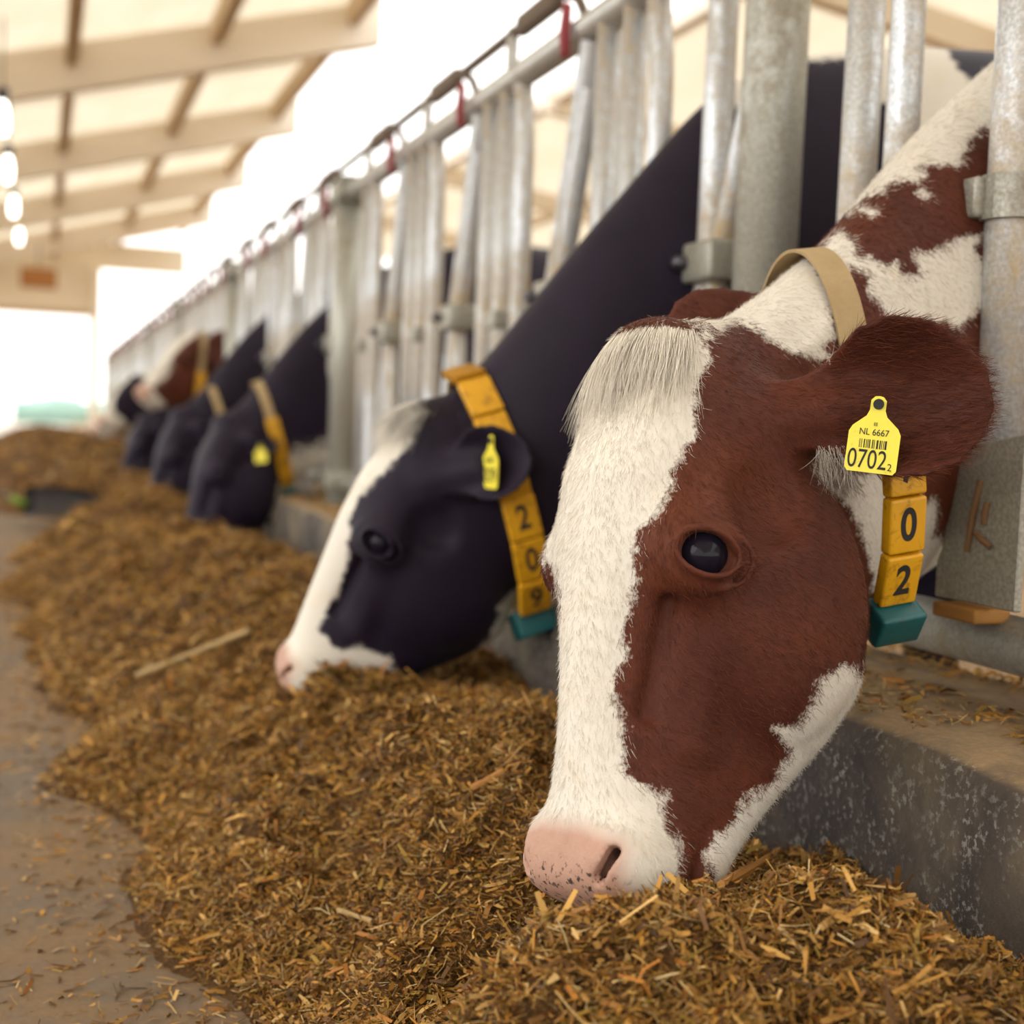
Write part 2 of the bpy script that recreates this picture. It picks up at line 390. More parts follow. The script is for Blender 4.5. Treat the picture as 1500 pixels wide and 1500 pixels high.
# ------------------------------------------------------------------ feed fence
RAILZ, PIVZ, LOWZ = 1.50, .95, .43
STALL = .755
ORD = ['second', 'third', 'fourth', 'fifth', 'sixth', 'seventh', 'eighth', 'ninth']
def post_mesh():
    return tube('shaft', [(0, 0, .34), (0, 0, RAILZ - .05), (0, 0, 2.6)], .051, 24)
def short_post_mesh():
    return tube('shaft', [(0, 0, .34), (0, 0, RAILZ + .06)], .051, 24)
PLAB = ['thick weathered steel post in front of the black cow body', 'thick rusty steel post behind the black cow with raised collar number', 'thick post right of the brown cow holding its head up']
def post(i, y):
    r = tag(empty('fence_post', (FX, y, .34)), ('thick galvanised fence post, %s from the camera' % (['first'] + ORD)[i]), 'post', 'thick posts of the feed fence')
    obj('shaft', tube('shaft', [(0, 0, 0), (0, 0, 1.9 if i == 0 else RAILZ + .05 - .34)], .050, 24), M['galv_post'], r)
    obj('base_plate', box_mesh('base_plate', (-.09, -.09, 0), (.09, .09, .012), .003), M['galv_old'], r)
    obj('cap', tube('cap', [(0, 0, (1.9 if i == 0 else RAILZ + .05 - .34)), (0, 0, (1.9 if i == 0 else RAILZ + .05 - .34) + .012)], .053, 24), M['galv_old'], r)
    for z in (LOWZ - .34, RAILZ - .34):
        c = obj('rail_clamp', box_mesh('rail_clamp', (-.062, -.07, z - .035), (.062, .07, z + .035), .01), M['galv_old'], r)
for i, y in enumerate(POSTS[1:]): post(i, y)

def tubeY(y0, y1, z, r, x=0): return [(x, y0, z), (x, (y0 + y1) / 2, z), (x, y1, z)]
mesh_cache = {}
def cached(key, fn):
    if key not in mesh_cache: mesh_cache[key] = fn()
    return mesh_cache[key]
def smooth_path(p, n=8):
    p = np.asarray(p, float); t = np.arange(len(p)); tt = np.linspace(0, len(p) - 1, (len(p) - 1) * n + 1)
    q = np.stack([np.interp(tt, t, p[:, k]) for k in range(3)], 1)
    ker = np.hanning(n // 2 * 2 + 3); ker /= ker.sum(); h = len(ker) // 2
    qp = np.r_[np.repeat(q[:1], h, 0), q, np.repeat(q[-1:], h, 0)]
    q2 = np.stack([np.convolve(qp[:, k], ker, 'valid') for k in range(3)], 1)
    q2[0], q2[-1] = q[0], q[-1]; return q2
def bent_bar():   # upright whose top swings over into the rail
    return tube('upright_bar', smooth_path([(0, .0, LOWZ), (0, 0, .9), (0, 0, 1.33), (0, .02, 1.42), (0, .035, RAILZ)]), .023, 14)
def lever(parent, y, closed, plate=False):
    up1 = (0 if closed else -.165); top = RAILZ - .03
    A, _, _ = None, None, None
    segs = []
    V1, Q1, _ = tube_np([(0, 0, PIVZ), (0, up1 * .55, PIVZ + .27), (0, up1, top)], .026, 14, False); segs.append((V1, Q1))
    V2, Q2, _ = tube_np([(0.0, -.03, PIVZ), (0, -.08, PIVZ + .13), (0, -.155, PIVZ + .36), (0, -.18 if not closed else -.16, PIVZ + .42)], .022, 12, False); segs.append((V2, Q2))
    V3, Q3, _ = tube_np([(0, .005, PIVZ), (0, .06, PIVZ - .26), (0, .105, LOWZ)], .022, 12, False); segs.append((V3, Q3))
    V4, Q4, _ = tube_np([(0, -.02, PIVZ), (0, -.045, PIVZ - .26), (0, -.07, LOWZ)], .022, 12, False); segs.append((V4, Q4))
    V, Q = join_np(segs)
    sb = obj('swing_bar', cached(('lever', closed), lambda: mesh_np('swing_bar', V, Q)), M['galv'], parent, (0, y, 0))
    obj('pivot_bracket', cached('brk', lambda: box_mesh('pivot_bracket', (-.042, -.075, PIVZ - .034), (.034, .03, PIVZ + .034), .008)), M['galv_old'], sb)
    obj('bolt', cached('bolt', lambda: tube('bolt', [(-.065, .018, PIVZ), (-.055, .018, PIVZ), (-.045, .018, PIVZ), (-.02, .018, PIVZ)], [.007, .013, .014, .014], 10)), M['bolt'], sb)
    obj('latch_handle', cached(('red', closed), lambda: tube('latch_handle', [(-.046, up1 + .03, RAILZ - .062), (-.048, up1 + .031, RAILZ - .055), (-.050, up1 + .034, RAILZ - .01), (-.048, up1 + .03, RAILZ + .045), (-.046, up1 + .028, RAILZ + .05)], [.006, .011, .013, .0105, .006], 10)), M['red'], sb)
    return sb
def bay(b, ylo, yhi, occupied, label):
    r = tag(empty('headlock_panel', (FX, 0, 0)), label, 'feed fence', 'headlock panels of the feed fence')
    L = yhi - ylo
    r.location.y = ylo
    obj('top_rail', cached(('tr', round(L, 2)), lambda: tube('top_rail', tubeY(.04, L - .04, RAILZ, .033), .033, 18)), M['rail'], r)
    obj('bottom_rail', cached(('br', round(L, 2)), lambda: tube('bottom_rail', tubeY(.04, L - .04, LOWZ, .031), .031, 18)), M['galv_post'], r)
    # lock rod on brackets above the rail
    obj('lock_rod', cached(('lr', round(L, 2)), lambda: tube('lock_rod', tubeY(.0, L, RAILZ + .10, .007, -.02), .013, 8)), M['rod'], r)
    for k in range(4):
        y = .185 + STALL * k
        sb = lever(r, y, k in occupied)
        obj('upright_bar', cached('bent', bent_bar), M['galv'], r, (0, y + .235, 0))
        obj('upright_bar', cached('up', lambda: tube('upright_bar', [(0, 0, LOWZ), (0, 0, .9), (0, 0, RAILZ)], .026, 14)), M['galv'], r, (0, y + .365, 0))
        if k < 3 or b == 99: obj('upright_bar', mesh_cache['up'], M['galv'], r, (0, y + .495, 0))
        obj('cross_clip', cached('clip', lambda: box_mesh('cross_clip', (-.03, -.03, .90), (.03, .03, .945), .006)), M['galv_old'], r, (0, y + .365, 0))
        # latch plate, curved catch and bracket on top of the rail
        obj('latch_catch', cached('catch', lambda: tube('latch_catch', smooth_path([(-.01, -.17, RAILZ + .02), (-.015, -.13, RAILZ + .075), (-.02, -.05, RAILZ + .10), (-.02, .06, RAILZ + .10)], 6), .011, 8)), M['rod'], r, (0, y + .02, 0))
        obj('rod_bracket', cached('rbr', lambda: box_mesh('rod_bracket', (-.030, -.02, RAILZ + .02), (-.010, .02, RAILZ + .115), .004)), M['rail'], r, (0, y + .30, 0))
        obj('latch_plate', cached('lpl', lambda: box_mesh('latch_plate', (-.036, -.13, RAILZ + .076), (-.004, .13, RAILZ + .126), .014)), M['rod'], r, (0, y + .12, 0))
    return r
OCC = {0: (3,), 1: (0,), 2: (0, 2), 3: (0, 1), 4: (0, 2), 5: (1, 3), 6: (0, 2), 7: (1,)}
BL = ['galvanised headlock panel beside the brown and white cow, nearest the camera'] + ['galvanised headlock panel with red latch handles between %s and %s thick posts' % ((['first'] + ORD)[i], ORD[i]) for i in range(8)]
# the nearest bay: its last stall holds the brown cow (lever a little before the first post)
for b in range(0, 8):
    bay(b, POSTS[b], POSTS[b] + 3.15, (), BL[b]) if False else None
def near_bay():
    r = tag(empty('headlock_panel', (FX, POSTS[0], 0)), BL[0], 'feed fence', 'headlock panels of the feed fence')
    o = -POSTS[0]
    obj('top_rail', tube('top_rail', tubeY(.04, 3.11, RAILZ, .033), .033, 18), M['rail'], r)
    obj('bottom_rail', tube('bottom_rail', tubeY(.04, 3.11, LOWZ, .034), .034, 20), M['galv_post'], r)
    y = 1.345 + o
    sb = obj('swing_bar', tube('swing_bar', [(0, 0, LOWZ + .18), (0, 0, 1.0), (0, 0, RAILZ)], .033, 20), M['galv'], r, (0, y, 0))
    # wrap clamp with ears and bolt
    V, Q, _ = tube_np([(0, 0, PIVZ - .026), (0, 0, PIVZ + .026)], .040, 24, False); V2 = V.copy(); c = V[:, :2].copy(); V2[:, :2] = c / .040 * .0345
    n = 24; cap = []
    Vc = np.r_[V, V2]; Qs = [Q, Q[:, ::-1] + 2 * n]
    j = np.arange(n); j2 = (j + 1) % n
    Qs.append(np.stack([j2, j, j + 2 * n, j2 + 2 * n], -1)); Qs.append(np.stack([j + n, j2 + n, j2 + 3 * n, j + 3 * n], -1))
    cl = obj('pivot_clamp', mesh_np('pivot_clamp', Vc, np.concatenate(Qs), False), M['galv_old'], sb)
    obj('clamp_ear', box_mesh('clamp_ear', (-.052, .005, PIVZ - .024), (-.030, .052, PIVZ + .024), .006), M['galv_old'], sb)
    bt = obj('bolt', tube('bolt', [(-.078, .040, PIVZ), (-.072, .040, PIVZ), (-.0715, .040, PIVZ), (-.064, .040, PIVZ), (-.0635, .040, PIVZ), (-.05, .040, PIVZ)], [.006, .0075, .0105, .0115, .0135, .0135], 12), M['bolt'], sb)
    # folded stop plate at the foot of the bar with a cut mark
    pl = obj('stop_plate', stop_plate(), M['galv_old'], sb)
    obj('wood_wedge', box_mesh('wood_wedge', (-.06, -.05, LOWZ + .024), (-.01, .030, LOWZ + .042), .004), plain('orange_wood', (.30, .14, .03), .7), sb)
    for dy, me in ((.235, 'bent'), (.335, 'up')):
        obj('upright_bar', mesh_cache[me], M['galv'], r, (0, y + dy, 0))
    return r
def stop_plate():
    bm = bmesh.new()
    pr = [(-.10, LOWZ + .045), (.046, LOWZ + .045), (.046, LOWZ + .09), (.038, LOWZ + .105), (.026, LOWZ + .19), (.026, LOWZ + .225), (-.10, LOWZ + .245)]
    lo = [bm.verts.new((-.046, y, z)) for y, z in pr]; hi = [bm.verts.new((-.036, y, z)) for y, z in pr]
    bm.faces.new(lo[::-1]); bm.faces.new(hi)
    for i in range(len(pr)): k = (i + 1) % len(pr); bm.faces.new((lo[i], lo[k], hi[k], hi[i]))
    bmesh.ops.recalc_face_normals(bm, faces=bm.faces)
    bmesh.ops.bevel(bm, geom=bm.edges[:], offset=.002, segments=1, affect='EDGES')
    return bm_mesh('stop_plate', bm)
for b in range(1, 8):
    bay(b, POSTS[b], POSTS[b] + 3.15, OCC[b], BL[b])
NB = near_bay()
# raised weld letters on the stop plate: strokes that are wholly in frame
wl = plain('rusty_weld', (.20, .11, .05), .9, var=.3, scale=200)
sbn = [c for c in NB.children if c.name.startswith('swing_bar')][0]
for (a, c) in (((-.030, .190), (-.012, .105)), ((-.044, .165), (-.040, .140)), ((-.026, .128), (-.055, .114))):
    V, Q, _ = tube_np([(-.047, a[0], LOWZ + a[1]), (-.049, (a[0] + c[0]) / 2, LOWZ + (a[1] + c[1]) / 2), (-.047, c[0], LOWZ + c[1])], .0038, 8, False)
    obj('weld_mark', mesh_np('weld_mark', V, Q), wl, sbn)

# ------------------------------------------------------------------ silage
XE = ([.2, 1.0, 1.47, 2.47, 3.1, 3.9, 5.1, 6.4, 7.2, 8.3, 9.6, 12, 16, 27], [.27, .22, .17, .09, .05, .0, -.12, -.05, .12, .22, -.55, -.9, -1.1, -1.0])
HC = ([.2, .9, 1.15, 1.5, 2.0, 2.4, 3, 4, 5, 6, 8, 9.5, 11, 13, 18, 27], [.20, .215, .215, .235, .235, .215, .25, .26, .25, .26, .25, .30, .40, .42, .36, .34])
def heap(x, y):
    xe = np.interp(y, *XE) + .13 * fbm(y * 2.4, 0 * y + .37, 4); hc = np.interp(y, *HC)
    s = (x - xe) / (KX - xe)
    p = np.interp(s, [-.35, -.1, 0, .12, .3, .46, .62, .85, 1.0, 1.05], [0, .0, .03, .22, .66, .95, 1.0, .86, .74, .7])
    z = hc * p + (np.clip(p, 0, .5) * 2) * (.085 * fbm(x * 5.5, y * 4, 11, 3) + .036 * fbm(x * 20, y * 18, 5, 3))
    z = z + .118 * np.exp(-((x - .43) ** 2 / .06 + (y - .985) ** 2 / .017)) - .045 * np.exp(-((x - .455) ** 2 + (y - 1.26) ** 2) / .006)
    z = z - .035 * np.exp(-((x - .60) ** 2 + (y - 1.20) ** 2) / .012)
    return np.where(s < -.2, -.02, z - .008)
def heap_mesh():
    ys = np.r_[np.arange(.25, 3.2, .015), np.arange(3.2, 8, .04), np.arange(8, ENDY, .15)]; t = np.linspace(0, 1, 110)
    Y = np.repeat(ys[:, None], len(t), 1); xl = np.interp(ys, *XE) - .16; X = xl[:, None] + (KX + .015 - xl[:, None]) * t[None, :]
    Z = heap(X, Y); n, k = X.shape; i = np.arange(n - 1)[:, None] * k; j = np.arange(k - 1)[None, :]
    return mesh_np('silage_heap', np.stack([X, Y, Z], -1).reshape(-1, 3), np.stack([i + j, i + j + 1, i + k + j + 1, i + k + j], -1).reshape(-1, 4))
HEAP = tag(obj('silage_heap', heap_mesh(), M['silage']), 'long golden-brown heap of chopped silage along the kerb', 'silage', kind='stuff')
PAL = np.array([(.27, .135, .026), (.185, .085, .018), (.105, .047, .012), (.38, .215, .055), (.32, .155, .022), (.20, .12, .018), (.065, .030, .010), (.44, .28, .10), (.30, .115, .018)])
PW = np.array([.22, .18, .14, .13, .12, .08, .06, .04, .03]); PW /= PW.sum()
STRAW = np.array([(.50, .34, .13), (.60, .45, .22), (.38, .23, .07)])
def flakes(name, X, Y, Z, size, straw_frac, lift=1.0, stand=.35):
    n = len(X); st = rng.random(n) < straw_frac; fb = (rng.random(n) < .30) & ~st
    Ln = np.where(st, rng.uniform(.014, .045, n), rng.gamma(3.0, .0056, n) + .005) * size
    Wd = np.where(st, rng.uniform(.0011, .0022, n), rng.uniform(.0018, .0072, n) * np.where(fb, .28, 1.0)) * size * np.where(fb, 1.0, 1.0)
    yaw = rng.uniform(0, 2 * math.pi, n); pit = rng.normal(0, stand, n); rol = rng.normal(0, .7, n)
    a = np.stack([np.cos(yaw) * np.cos(pit), np.sin(yaw) * np.cos(pit), np.sin(pit)], 1)
    s = np.stack([-np.sin(yaw), np.cos(yaw), 0 * yaw], 1); u = np.cross(a, s)
    b = s * np.cos(rol)[:, None] + u * np.sin(rol)[:, None]; c = np.cross(a, b)
    P = np.stack([X, Y, Z + rng.uniform(.0, .010, n) * lift + .3 * Ln * np.abs(np.sin(pit))], 1)
    bend = rng.normal(0, .16, n) * np.where(st, .4, 1.0)
    V = np.empty((n, 6, 3)); e = np.where(st, 1.0, rng.uniform(.25, 1, n))
    for r, tt in enumerate((-.5, 0, .5)):
        mid = P + a * (tt * Ln)[:, None] + c * ((bend * Ln) * (1 - (2 * tt) ** 2))[:, None]
        w = Wd * .5 * (e if r != 1 else 1.0)
        V[:, 2 * r] = mid - b * w[:, None]; V[:, 2 * r + 1] = mid + b * w[:, None]
    o = np.arange(n)[:, None] * 6
    Q = np.stack([o + np.array([0, 1, 3, 2]), o + np.array([2, 3, 5, 4])], 1).reshape(-1, 4)
    me = mesh_np(name, V.reshape(-1, 3), Q, False)
    colr = PAL[rng.choice(len(PAL), n, p=PW)] * rng.uniform(.75, 1.5, (n, 1)); colr[st] = STRAW[rng.integers(0, 3, st.sum())] * rng.uniform(.6, 1.1, (st.sum(), 1))
    ca = me.attributes.new('col', 'FLOAT_COLOR', 'FACE'); ca.data.foreach_set('color', np.repeat(np.c_[colr, np.ones(n)], 2, 0).astype(np.float32).ravel())
    return me
def scatter(n, y0, y1, pw=1.0, xl=-.1):
    Y = y0 + (y1 - y0) * rng.random(n) ** pw; xe = np.interp(Y, *XE)
    X = xe + xl + (KX - xe - xl) * rng.random(n); return X, Y, heap(X, Y)
def chunk(n, y0, y1, size, sf, xl=-.05):
    X, Y, Z = scatter(n, y0, y1, 1.0, xl); k = Z > .004
    return X[k], Y[k], np.maximum(Z[k], .002), np.full(k.sum(), size), sf
parts = [chunk(80000, .72, 1.7, .46, .13), chunk(26000, .72, 1.7, .82, .13), chunk(52000, 1.7, 3.0, .56, .13), chunk(20000, 1.7, 3.0, .95, .13), chunk(30000, 3.0, 5.5, 1.15, .12), chunk(16000, 5.5, 9.0, 1.7, .1), chunk(9000, 9, 16, 2.4, .1)]
X = np.concatenate([p[0] for p in parts]); Y = np.concatenate([p[1] for p in parts]); Z = np.concatenate([p[2] for p in parts]); S = np.concatenate([p[3] for p in parts])
tag(obj('silage_flakes', flakes('silage_flakes', X, Y, Z, S, .085), M['flake'], HEAP), kind='stuff')
# thin scatter on the alley floor
n = 11000; Y = .7 + 7 * rng.random(n) ** 1.5; xe = np.interp(Y, *XE); X = xe + .10 - rng.exponential(.13, n)
tag(obj('scattered_flakes', flakes('scattered_flakes', X, Y, np.maximum(heap(X, Y), 0) + .001, rng.uniform(.4, 1.0, n), .12, .15, .10), M['flake']), 'loose silage crumbs scattered on the alley floor', 'silage crumbs', kind='stuff')
n = 14000; Y = .9 + 5.5 * rng.random(n) ** 1.4; X = KX + .03 + .34 * rng.random(n); k = (vnoise(X * 9, Y * 6, 31) + .5 * vnoise(X * 25, Y * 25, 3)) > -.02
tag(obj('kerb_crumbs', flakes('kerb_crumbs', X[k], Y[k], np.full(k.sum(), .353), rng.uniform(.25, 1.0, k.sum()), .22, .5, .15), M['flake']), 'dry silage crumbs lying on top of the kerb', 'silage crumbs', kind='stuff')
# single long stalks one can pick out
def stalk(name, px0, px1, y, label, rad, mat):
    (xa, ya), (xb, yb) = px0, px1
    t = np.linspace(0, 1, 9); xs = xa + (xb - xa) * t; ys = ya + (yb - ya) * t; zs = heap(xs, ys); zl = zs[0] + (zs[-1] - zs[0]) * t; zz = zl + max(0, (zs - zl).max()) * .75 + rad * 1.1 + y
    P = np.stack([xs, ys, zz], 1); V, Q, T = tube_np(P, rad * (1 + .12 * np.sin(t * 9)), 7)
    V[:, 2] = np.where(True, V[:, 2], 0); me = bpy.data.meshes.new(name); me.from_pydata(V.tolist(), [], Q.tolist() + T.tolist()); me.update()
    return tag(obj(name, me, mat), label, 'stalk', 'loose stalks on the silage')
def heap_hit(px, py):
    d = ray(px, py); s = np.arange(.7, 12, .004); P = CAM + d * s[:, None]; k = np.nonzero(P[:, 2] < np.maximum(heap(P[:, 0], P[:, 1]), 0))[0]
    return P[k[0]]
straw_m = plain('pale_straw', (.36, .245, .10), .6, var=.2, scale=60); orange_m = plain('orange_stalk', (.34, .15, .03), .6, var=.2, scale=60)
for (a, b, lab, rad, mt) in [((200, 1012), (365, 948), 'long pale maize stalk lying on the silage left of the black cow', .0062, straw_m),
                             ((690, 1172), (738, 1146), 'short orange stalk beside the brown cow nose', .0045, orange_m),
                             ((1055, 1318), (1142, 1262), 'brown stalk leaning behind the brown cow chin', .004, orange_m),
                             ((495, 1345), (545, 1362), 'short pale stalk on the silage in front', .003, straw_m),
                             ((1140, 1380), (1180, 1425), 'thin pale stalk on the silage right of the brown cow nose', .0022, straw_m)]:
    A = heap_hit(*a); B = heap_hit(*b); stalk('maize_stalk', (A[0], A[1]), (B[0], B[1]), .004, lab, rad, mt)
# shovel half sunk in the far end of the heap
def shovel():
    r = tag(empty('feed_shovel', (-.02, 8.0, .03)), 'black-bladed feed shovel with green socket lying beside the heap', 'shovel')
    bm = bmesh.new()
    n = 9; g = [[bm.verts.new((-.05 + .50 * i / 8, .26 * (j - 4) / 4 * (1 - .12 * (i / 8) ** 2),   .07 + .13 * (j - 4) / 8 + .04 * ((j - 4) / 4) ** 2 - .06 * i / 8 + .03 * math.sin(i / 8 * 3))) for j in range(n)] for i in range(n)]
    for i in range(n - 1):
        for j in range(n - 1): bm.faces.new((g[i][j], g[i + 1][j], g[i + 1][j + 1], g[i][j + 1]))
    bmesh.ops.solidify(bm, geom=bm.faces[:], thickness=.01)
    obj('blade', bm_mesh('blade', bm, True), plain('black_blade', (.02, .018, .025), .4), r)
    obj('socket', tube('socket', [(-.12, .0, .13), (-.04, .0, .09)], [.02, .028], 12), plain('green_socket', (.14, .22, .02), .5), r)
    obj('handle', tube('handle', [(-1.30, .9, .60), (-.7, .42, .38), (-.10, .0, .12)], .018, 10), plain('grey_wood_handle', (.22, .16, .10), .7), r)
shovel()
tag(obj('salt_lick', box_mesh('salt_lick', (KX + .06, 5.5, .352), (KX + .21, 5.8, .45), .03, 3), M['white_pl']), 'white salt lick block on the kerb by the second post', 'salt block')

# ------------------------------------------------------------------ cows: one implicit body, meshed with surface nets
def table(ts, vs, sig):
    t = np.linspace(ts[0] - .05, ts[-1] + .05, 600); v = np.interp(t, ts, vs); st = t[1] - t[0]
    k = np.exp(-.5 * (np.arange(-60, 61) * st / sig) ** 2); k /= k.sum(); vp = np.r_[np.full(60, v[0]), v, np.full(60, v[-1])]
    w = np.convolve(vp, k, 'valid'); return lambda q: np.interp(q, t, w).astype(np.float32)
def smin(a, b, k): h = np.maximum(k - np.abs(a - b), 0) / k; return np.minimum(a, b) - h * h * k * .25
def smax(a, b, k): return -smin(-a, -b, k)
def ell(p, c, r):
    q = (p - np.asarray(c, np.float32)) / np.asarray(r, np.float32); k = np.sqrt((q * q).sum(-1)) + 1e-6; k2 = np.sqrt(((q / np.asarray(r, np.float32)) ** 2).sum(-1)) + 1e-6
    return k * (k - 1) / k2
def cap(p, a, b, ra, rb):
    a = np.asarray(a, np.float32); b = np.asarray(b, np.float32); ba = b - a; pa = p - a; h = np.clip((pa @ ba) / (ba @ ba), 0, 1)
    return np.linalg.norm(pa - h[..., None] * ba, axis=-1) - (ra + (rb - ra) * h)
def sweep(x, y, xc, yc, hw, yp, ym, nx):
    """superellipse section: |x| half width hw, y between ym..yp with widest line yc"""
    hy = np.where(y > yc, yp - yc, yc - ym); dx = x - xc; dy = y - yc
    k = (np.abs(dx / hw) ** nx + np.abs(dy / hy) ** nx) ** (1 / nx) + 1e-5; r = np.sqrt(dx * dx + dy * dy)
    return np.where(k > .15, r * (1 - 1 / k), -np.minimum(hw, hy) * .85)
HW = [-.035, -.015, 0, .06, .14, .22, .30, .36, .42, .47, .51, .54, .56, .57]
h_front = table(HW, [-.06, -.035, -.015, .008, .024, .027, .022, .018, .013, .008, .010, .010, -.004, -.04], .010)
h_back = table(HW, [-.09, -.11, -.12, -.185, -.250, -.300, -.315, -.282, -.230, -.184, -.150, -.128, -.095, -.07], .014)
h_half = table(HW, [.028, .048, .062, .080, .091, .093, .083, .071, .064, .063, .069, .072, .060, .028], .010)
h_n = table(HW, [2.2, 2.3, 2.6, 3.0, 3.0, 2.7, 2.4, 2.3, 2.3, 2.6, 3.2, 3.4, 3.2, 2.6], .02)
h_fr = table(HW, [.5, .5, .5, .45, .42, .42, .55, .60, .58, .5, .5, .5, .5, .5], .02)
EYE = np.array([.0930, -.034, .226]); EYEN = nrm([.86, .48, .10])
EYE_A = nrm(np.cross(EYEN, [0, 0.25, 1])); EYE_B = np.cross(EYEN, EYE_A)
def head_sdf(q, ears, detail=True):
    """q in head space: u lateral (+ = cow's left), v forward out of the face, w from poll down to muzzle"""
    u, v, w = q[..., 0], q[..., 1], q[..., 2]; au = np.abs(u)
    f = h_front(w); b = h_back(w); hw = h_half(w); c = f - (f - b) * h_fr(w)
    d = sweep(u, v, 0, c, hw, f, b, h_n(w)); d = smax(d, np.maximum(w - .568, -.034 - w), .02)
    qa = np.stack([au, v, w], -1)
    d = smin(d, ell(qa, (.064, -.165, .245), (.040, .095, .130)), .03)          # cheek
    d = smin(d, ell(qa, (.075, -.038, .218), (.034, .038, .050)), .030)         # orbit
    d = smin(d, ell(qa, (.0, -.035, .005), (.055, .045, .040)), .03)            # poll
    d = smin(d, ell(qa, (.044, -.032, .515), (.030, .038, .040)), .02)          # nostril wing
    d = smin(d, ell(qa, (.0, -.105, .515), (.050, .040, .048)), .02)            # chin
    d = smin(d, cap(qa, (.060, -.070, .27), (.050, -.075, .40), .016, .012), .03)   # facial crest
    if detail:
        d = smax(d, -cap(qa, (.062, -.028, .27), (.046, -.030, .38), .006, .006), .022)    # hollow above the crest
        d = smax(d, -ell(qa, (.094, -.105, .16), (.012, .030, .030)), .03)      # temple hollow
        d = smax(d, -cap(qa, (.072, -.098, .475), (.068, -.080, .545), .004, .004), .012)   # mouth corner
        # nostril: comma slit
        d = smax(d, -cap(qa, (.058, -.003, .510), (.049, .003, .536), .0058, .0050), .004)
        d = smax(d, -cap(qa, (.050, -.017, .508), (.042, -.010, .532), .0100, .0085), .003); d = smax(d, -cap(qa, (.046, -.02, .512), (.020, -.075, .50), .0085, .009), .003)
        d = smax(d, -cap(qa, (.048, .010, .538), (.036, .014, .562), .0042, .0034), .006)
        # eyelids
        e = qa - EYE.astype(np.float32); en = e @ EYEN.astype(np.float32); ea = e @ EYE_A.astype(np.float32); eb = e @ EYE_B.astype(np.float32)
        d = smin(d, np.linalg.norm(e, axis=-1) - .0265, .016)
        rr = np.sqrt(ea * ea + eb * eb)
        ring = np.sqrt((np.sqrt((ea / 1.30) ** 2 + eb ** 2) - .0330) ** 2 + (en - .003) ** 2) - .0024
        d = smin(d, ring, .008)
        ring2 = np.sqrt((np.sqrt((ea / 1.25) ** 2 + (eb) ** 2) - .0230) ** 2 + (en - .0150) ** 2) - .0030
        groove = np.sqrt((np.sqrt((ea / 1.27) ** 2 + eb ** 2) - .0282) ** 2 + (en - .0150) ** 2) - .0026
        d = smax(smin(d, ring2, .004), -groove, .004)
        alm = (np.sqrt((ea / .0255) ** 2 + (eb / .0185) ** 2) - 1) * .0185
        d = smax(d, -np.maximum(alm, .004 - en), .003)
    for (base, ea_, en_, side, ln, wd) in ears:
        ea_ = nrm(ea_); en_ = nrm(np.asarray(en_) - ea_ * (np.asarray(en_) @ ea_)); eb_ = np.cross(en_, ea_)
        e = q - np.asarray(base, np.float32); a = e @ ea_.astype(np.float32); bb = e @ eb_.astype(np.float32); cc = e @ en_.astype(np.float32)
        an = a / ln
        half = np.interp(an, [-.1, 0, .15, .35, .55, .75, .9, 1.0, 1.05], [.35, .42, .62, .92, 1.0, .88, .60, .22, .05]).astype(np.float32) * wd
        c0 = 7.5 * bb * bb * np.clip(1.25 - .5 * an, .5, 1.4) - .010 + .16 * np.clip(a - .1, 0, 1) 
        th = np.interp(an, [0, .3, 1], [.012, .006, .0040]).astype(np.float32)
        de = smax((np.abs(cc - c0) - th) * .8, np.maximum((np.abs(bb) - half) * .8, np.maximum(a - ln, -.02 - a)), .008)
        d = smin(d, de, .012)
        d = smin(d, cap(q, np.asarray(base) - ea_ * .04, np.asarray(base) + ea_ * .045 - en_ * .008, .036, .022), .028)
    return d
def surf_net(D, org, h):
    S = D < 0; nx, ny, nz = D.shape
    cnt = np.zeros((nx - 1, ny - 1, nz - 1), np.int8)
    for dx in (0, 1):
        for dy in (0, 1):
            for dz in (0, 1): cnt += S[dx:nx - 1 + dx, dy:ny - 1 + dy, dz:nz - 1 + dz]
    act = np.argwhere((cnt > 0) & (cnt < 8)); idx = np.full(cnt.shape, -1, np.int32); idx[tuple(act.T)] = np.arange(len(act))
    acc = np.zeros((len(act), 3)); num = np.zeros(len(act))
    cor = [(a, b, c) for a in (0, 1) for b in (0, 1) for c in (0, 1)]
    for p in cor:
        for ax in range(3):
            if p[ax]: continue
            q = list(p); q[ax] = 1
            da = D[tuple((act + p).T)]; db = D[tuple((act + q).T)]; m = (da < 0) != (db < 0)
            t = np.where(m, da / np.where(m, da - db, 1), 0); pos = np.tile(np.array(p, float), (len(act), 1)); pos[:, ax] += t
            acc[m] += pos[m]; num[m] += 1
    V = (act + acc / num[:, None]) * h + org
    faces = []
    for ax in range(3):
        o1, o2 = [(1, 2), (2, 0), (0, 1)][ax]
        sl0 = [slice(None)] * 3; sl1 = [slice(None)] * 3; sl0[ax] = slice(0, -1); sl1[ax] = slice(1, None)
        A = S[tuple(sl0)]; B = S[tuple(sl1)]; e = np.argwhere(A != B)
        lim = np.array(cnt.shape); ok = (e[:, o1] > 0) & (e[:, o2] > 0) & (e[:, o1] < lim[o1]) & (e[:, o2] < lim[o2]); e = e[ok]
        ins = A[tuple(e.T)]
        def cell(a, b): c = e.copy(); c[:, o1] -= a; c[:, o2] -= b; return idx[tuple(c.T)]
        q = np.stack([cell(1, 1), cell(0, 1), cell(0, 0), cell(1, 0)], 1); q[~ins] = q[~ins][:, ::-1]
        faces.append(q)
    Q = np.concatenate(faces); return V, Q[(Q >= 0).all(1)]
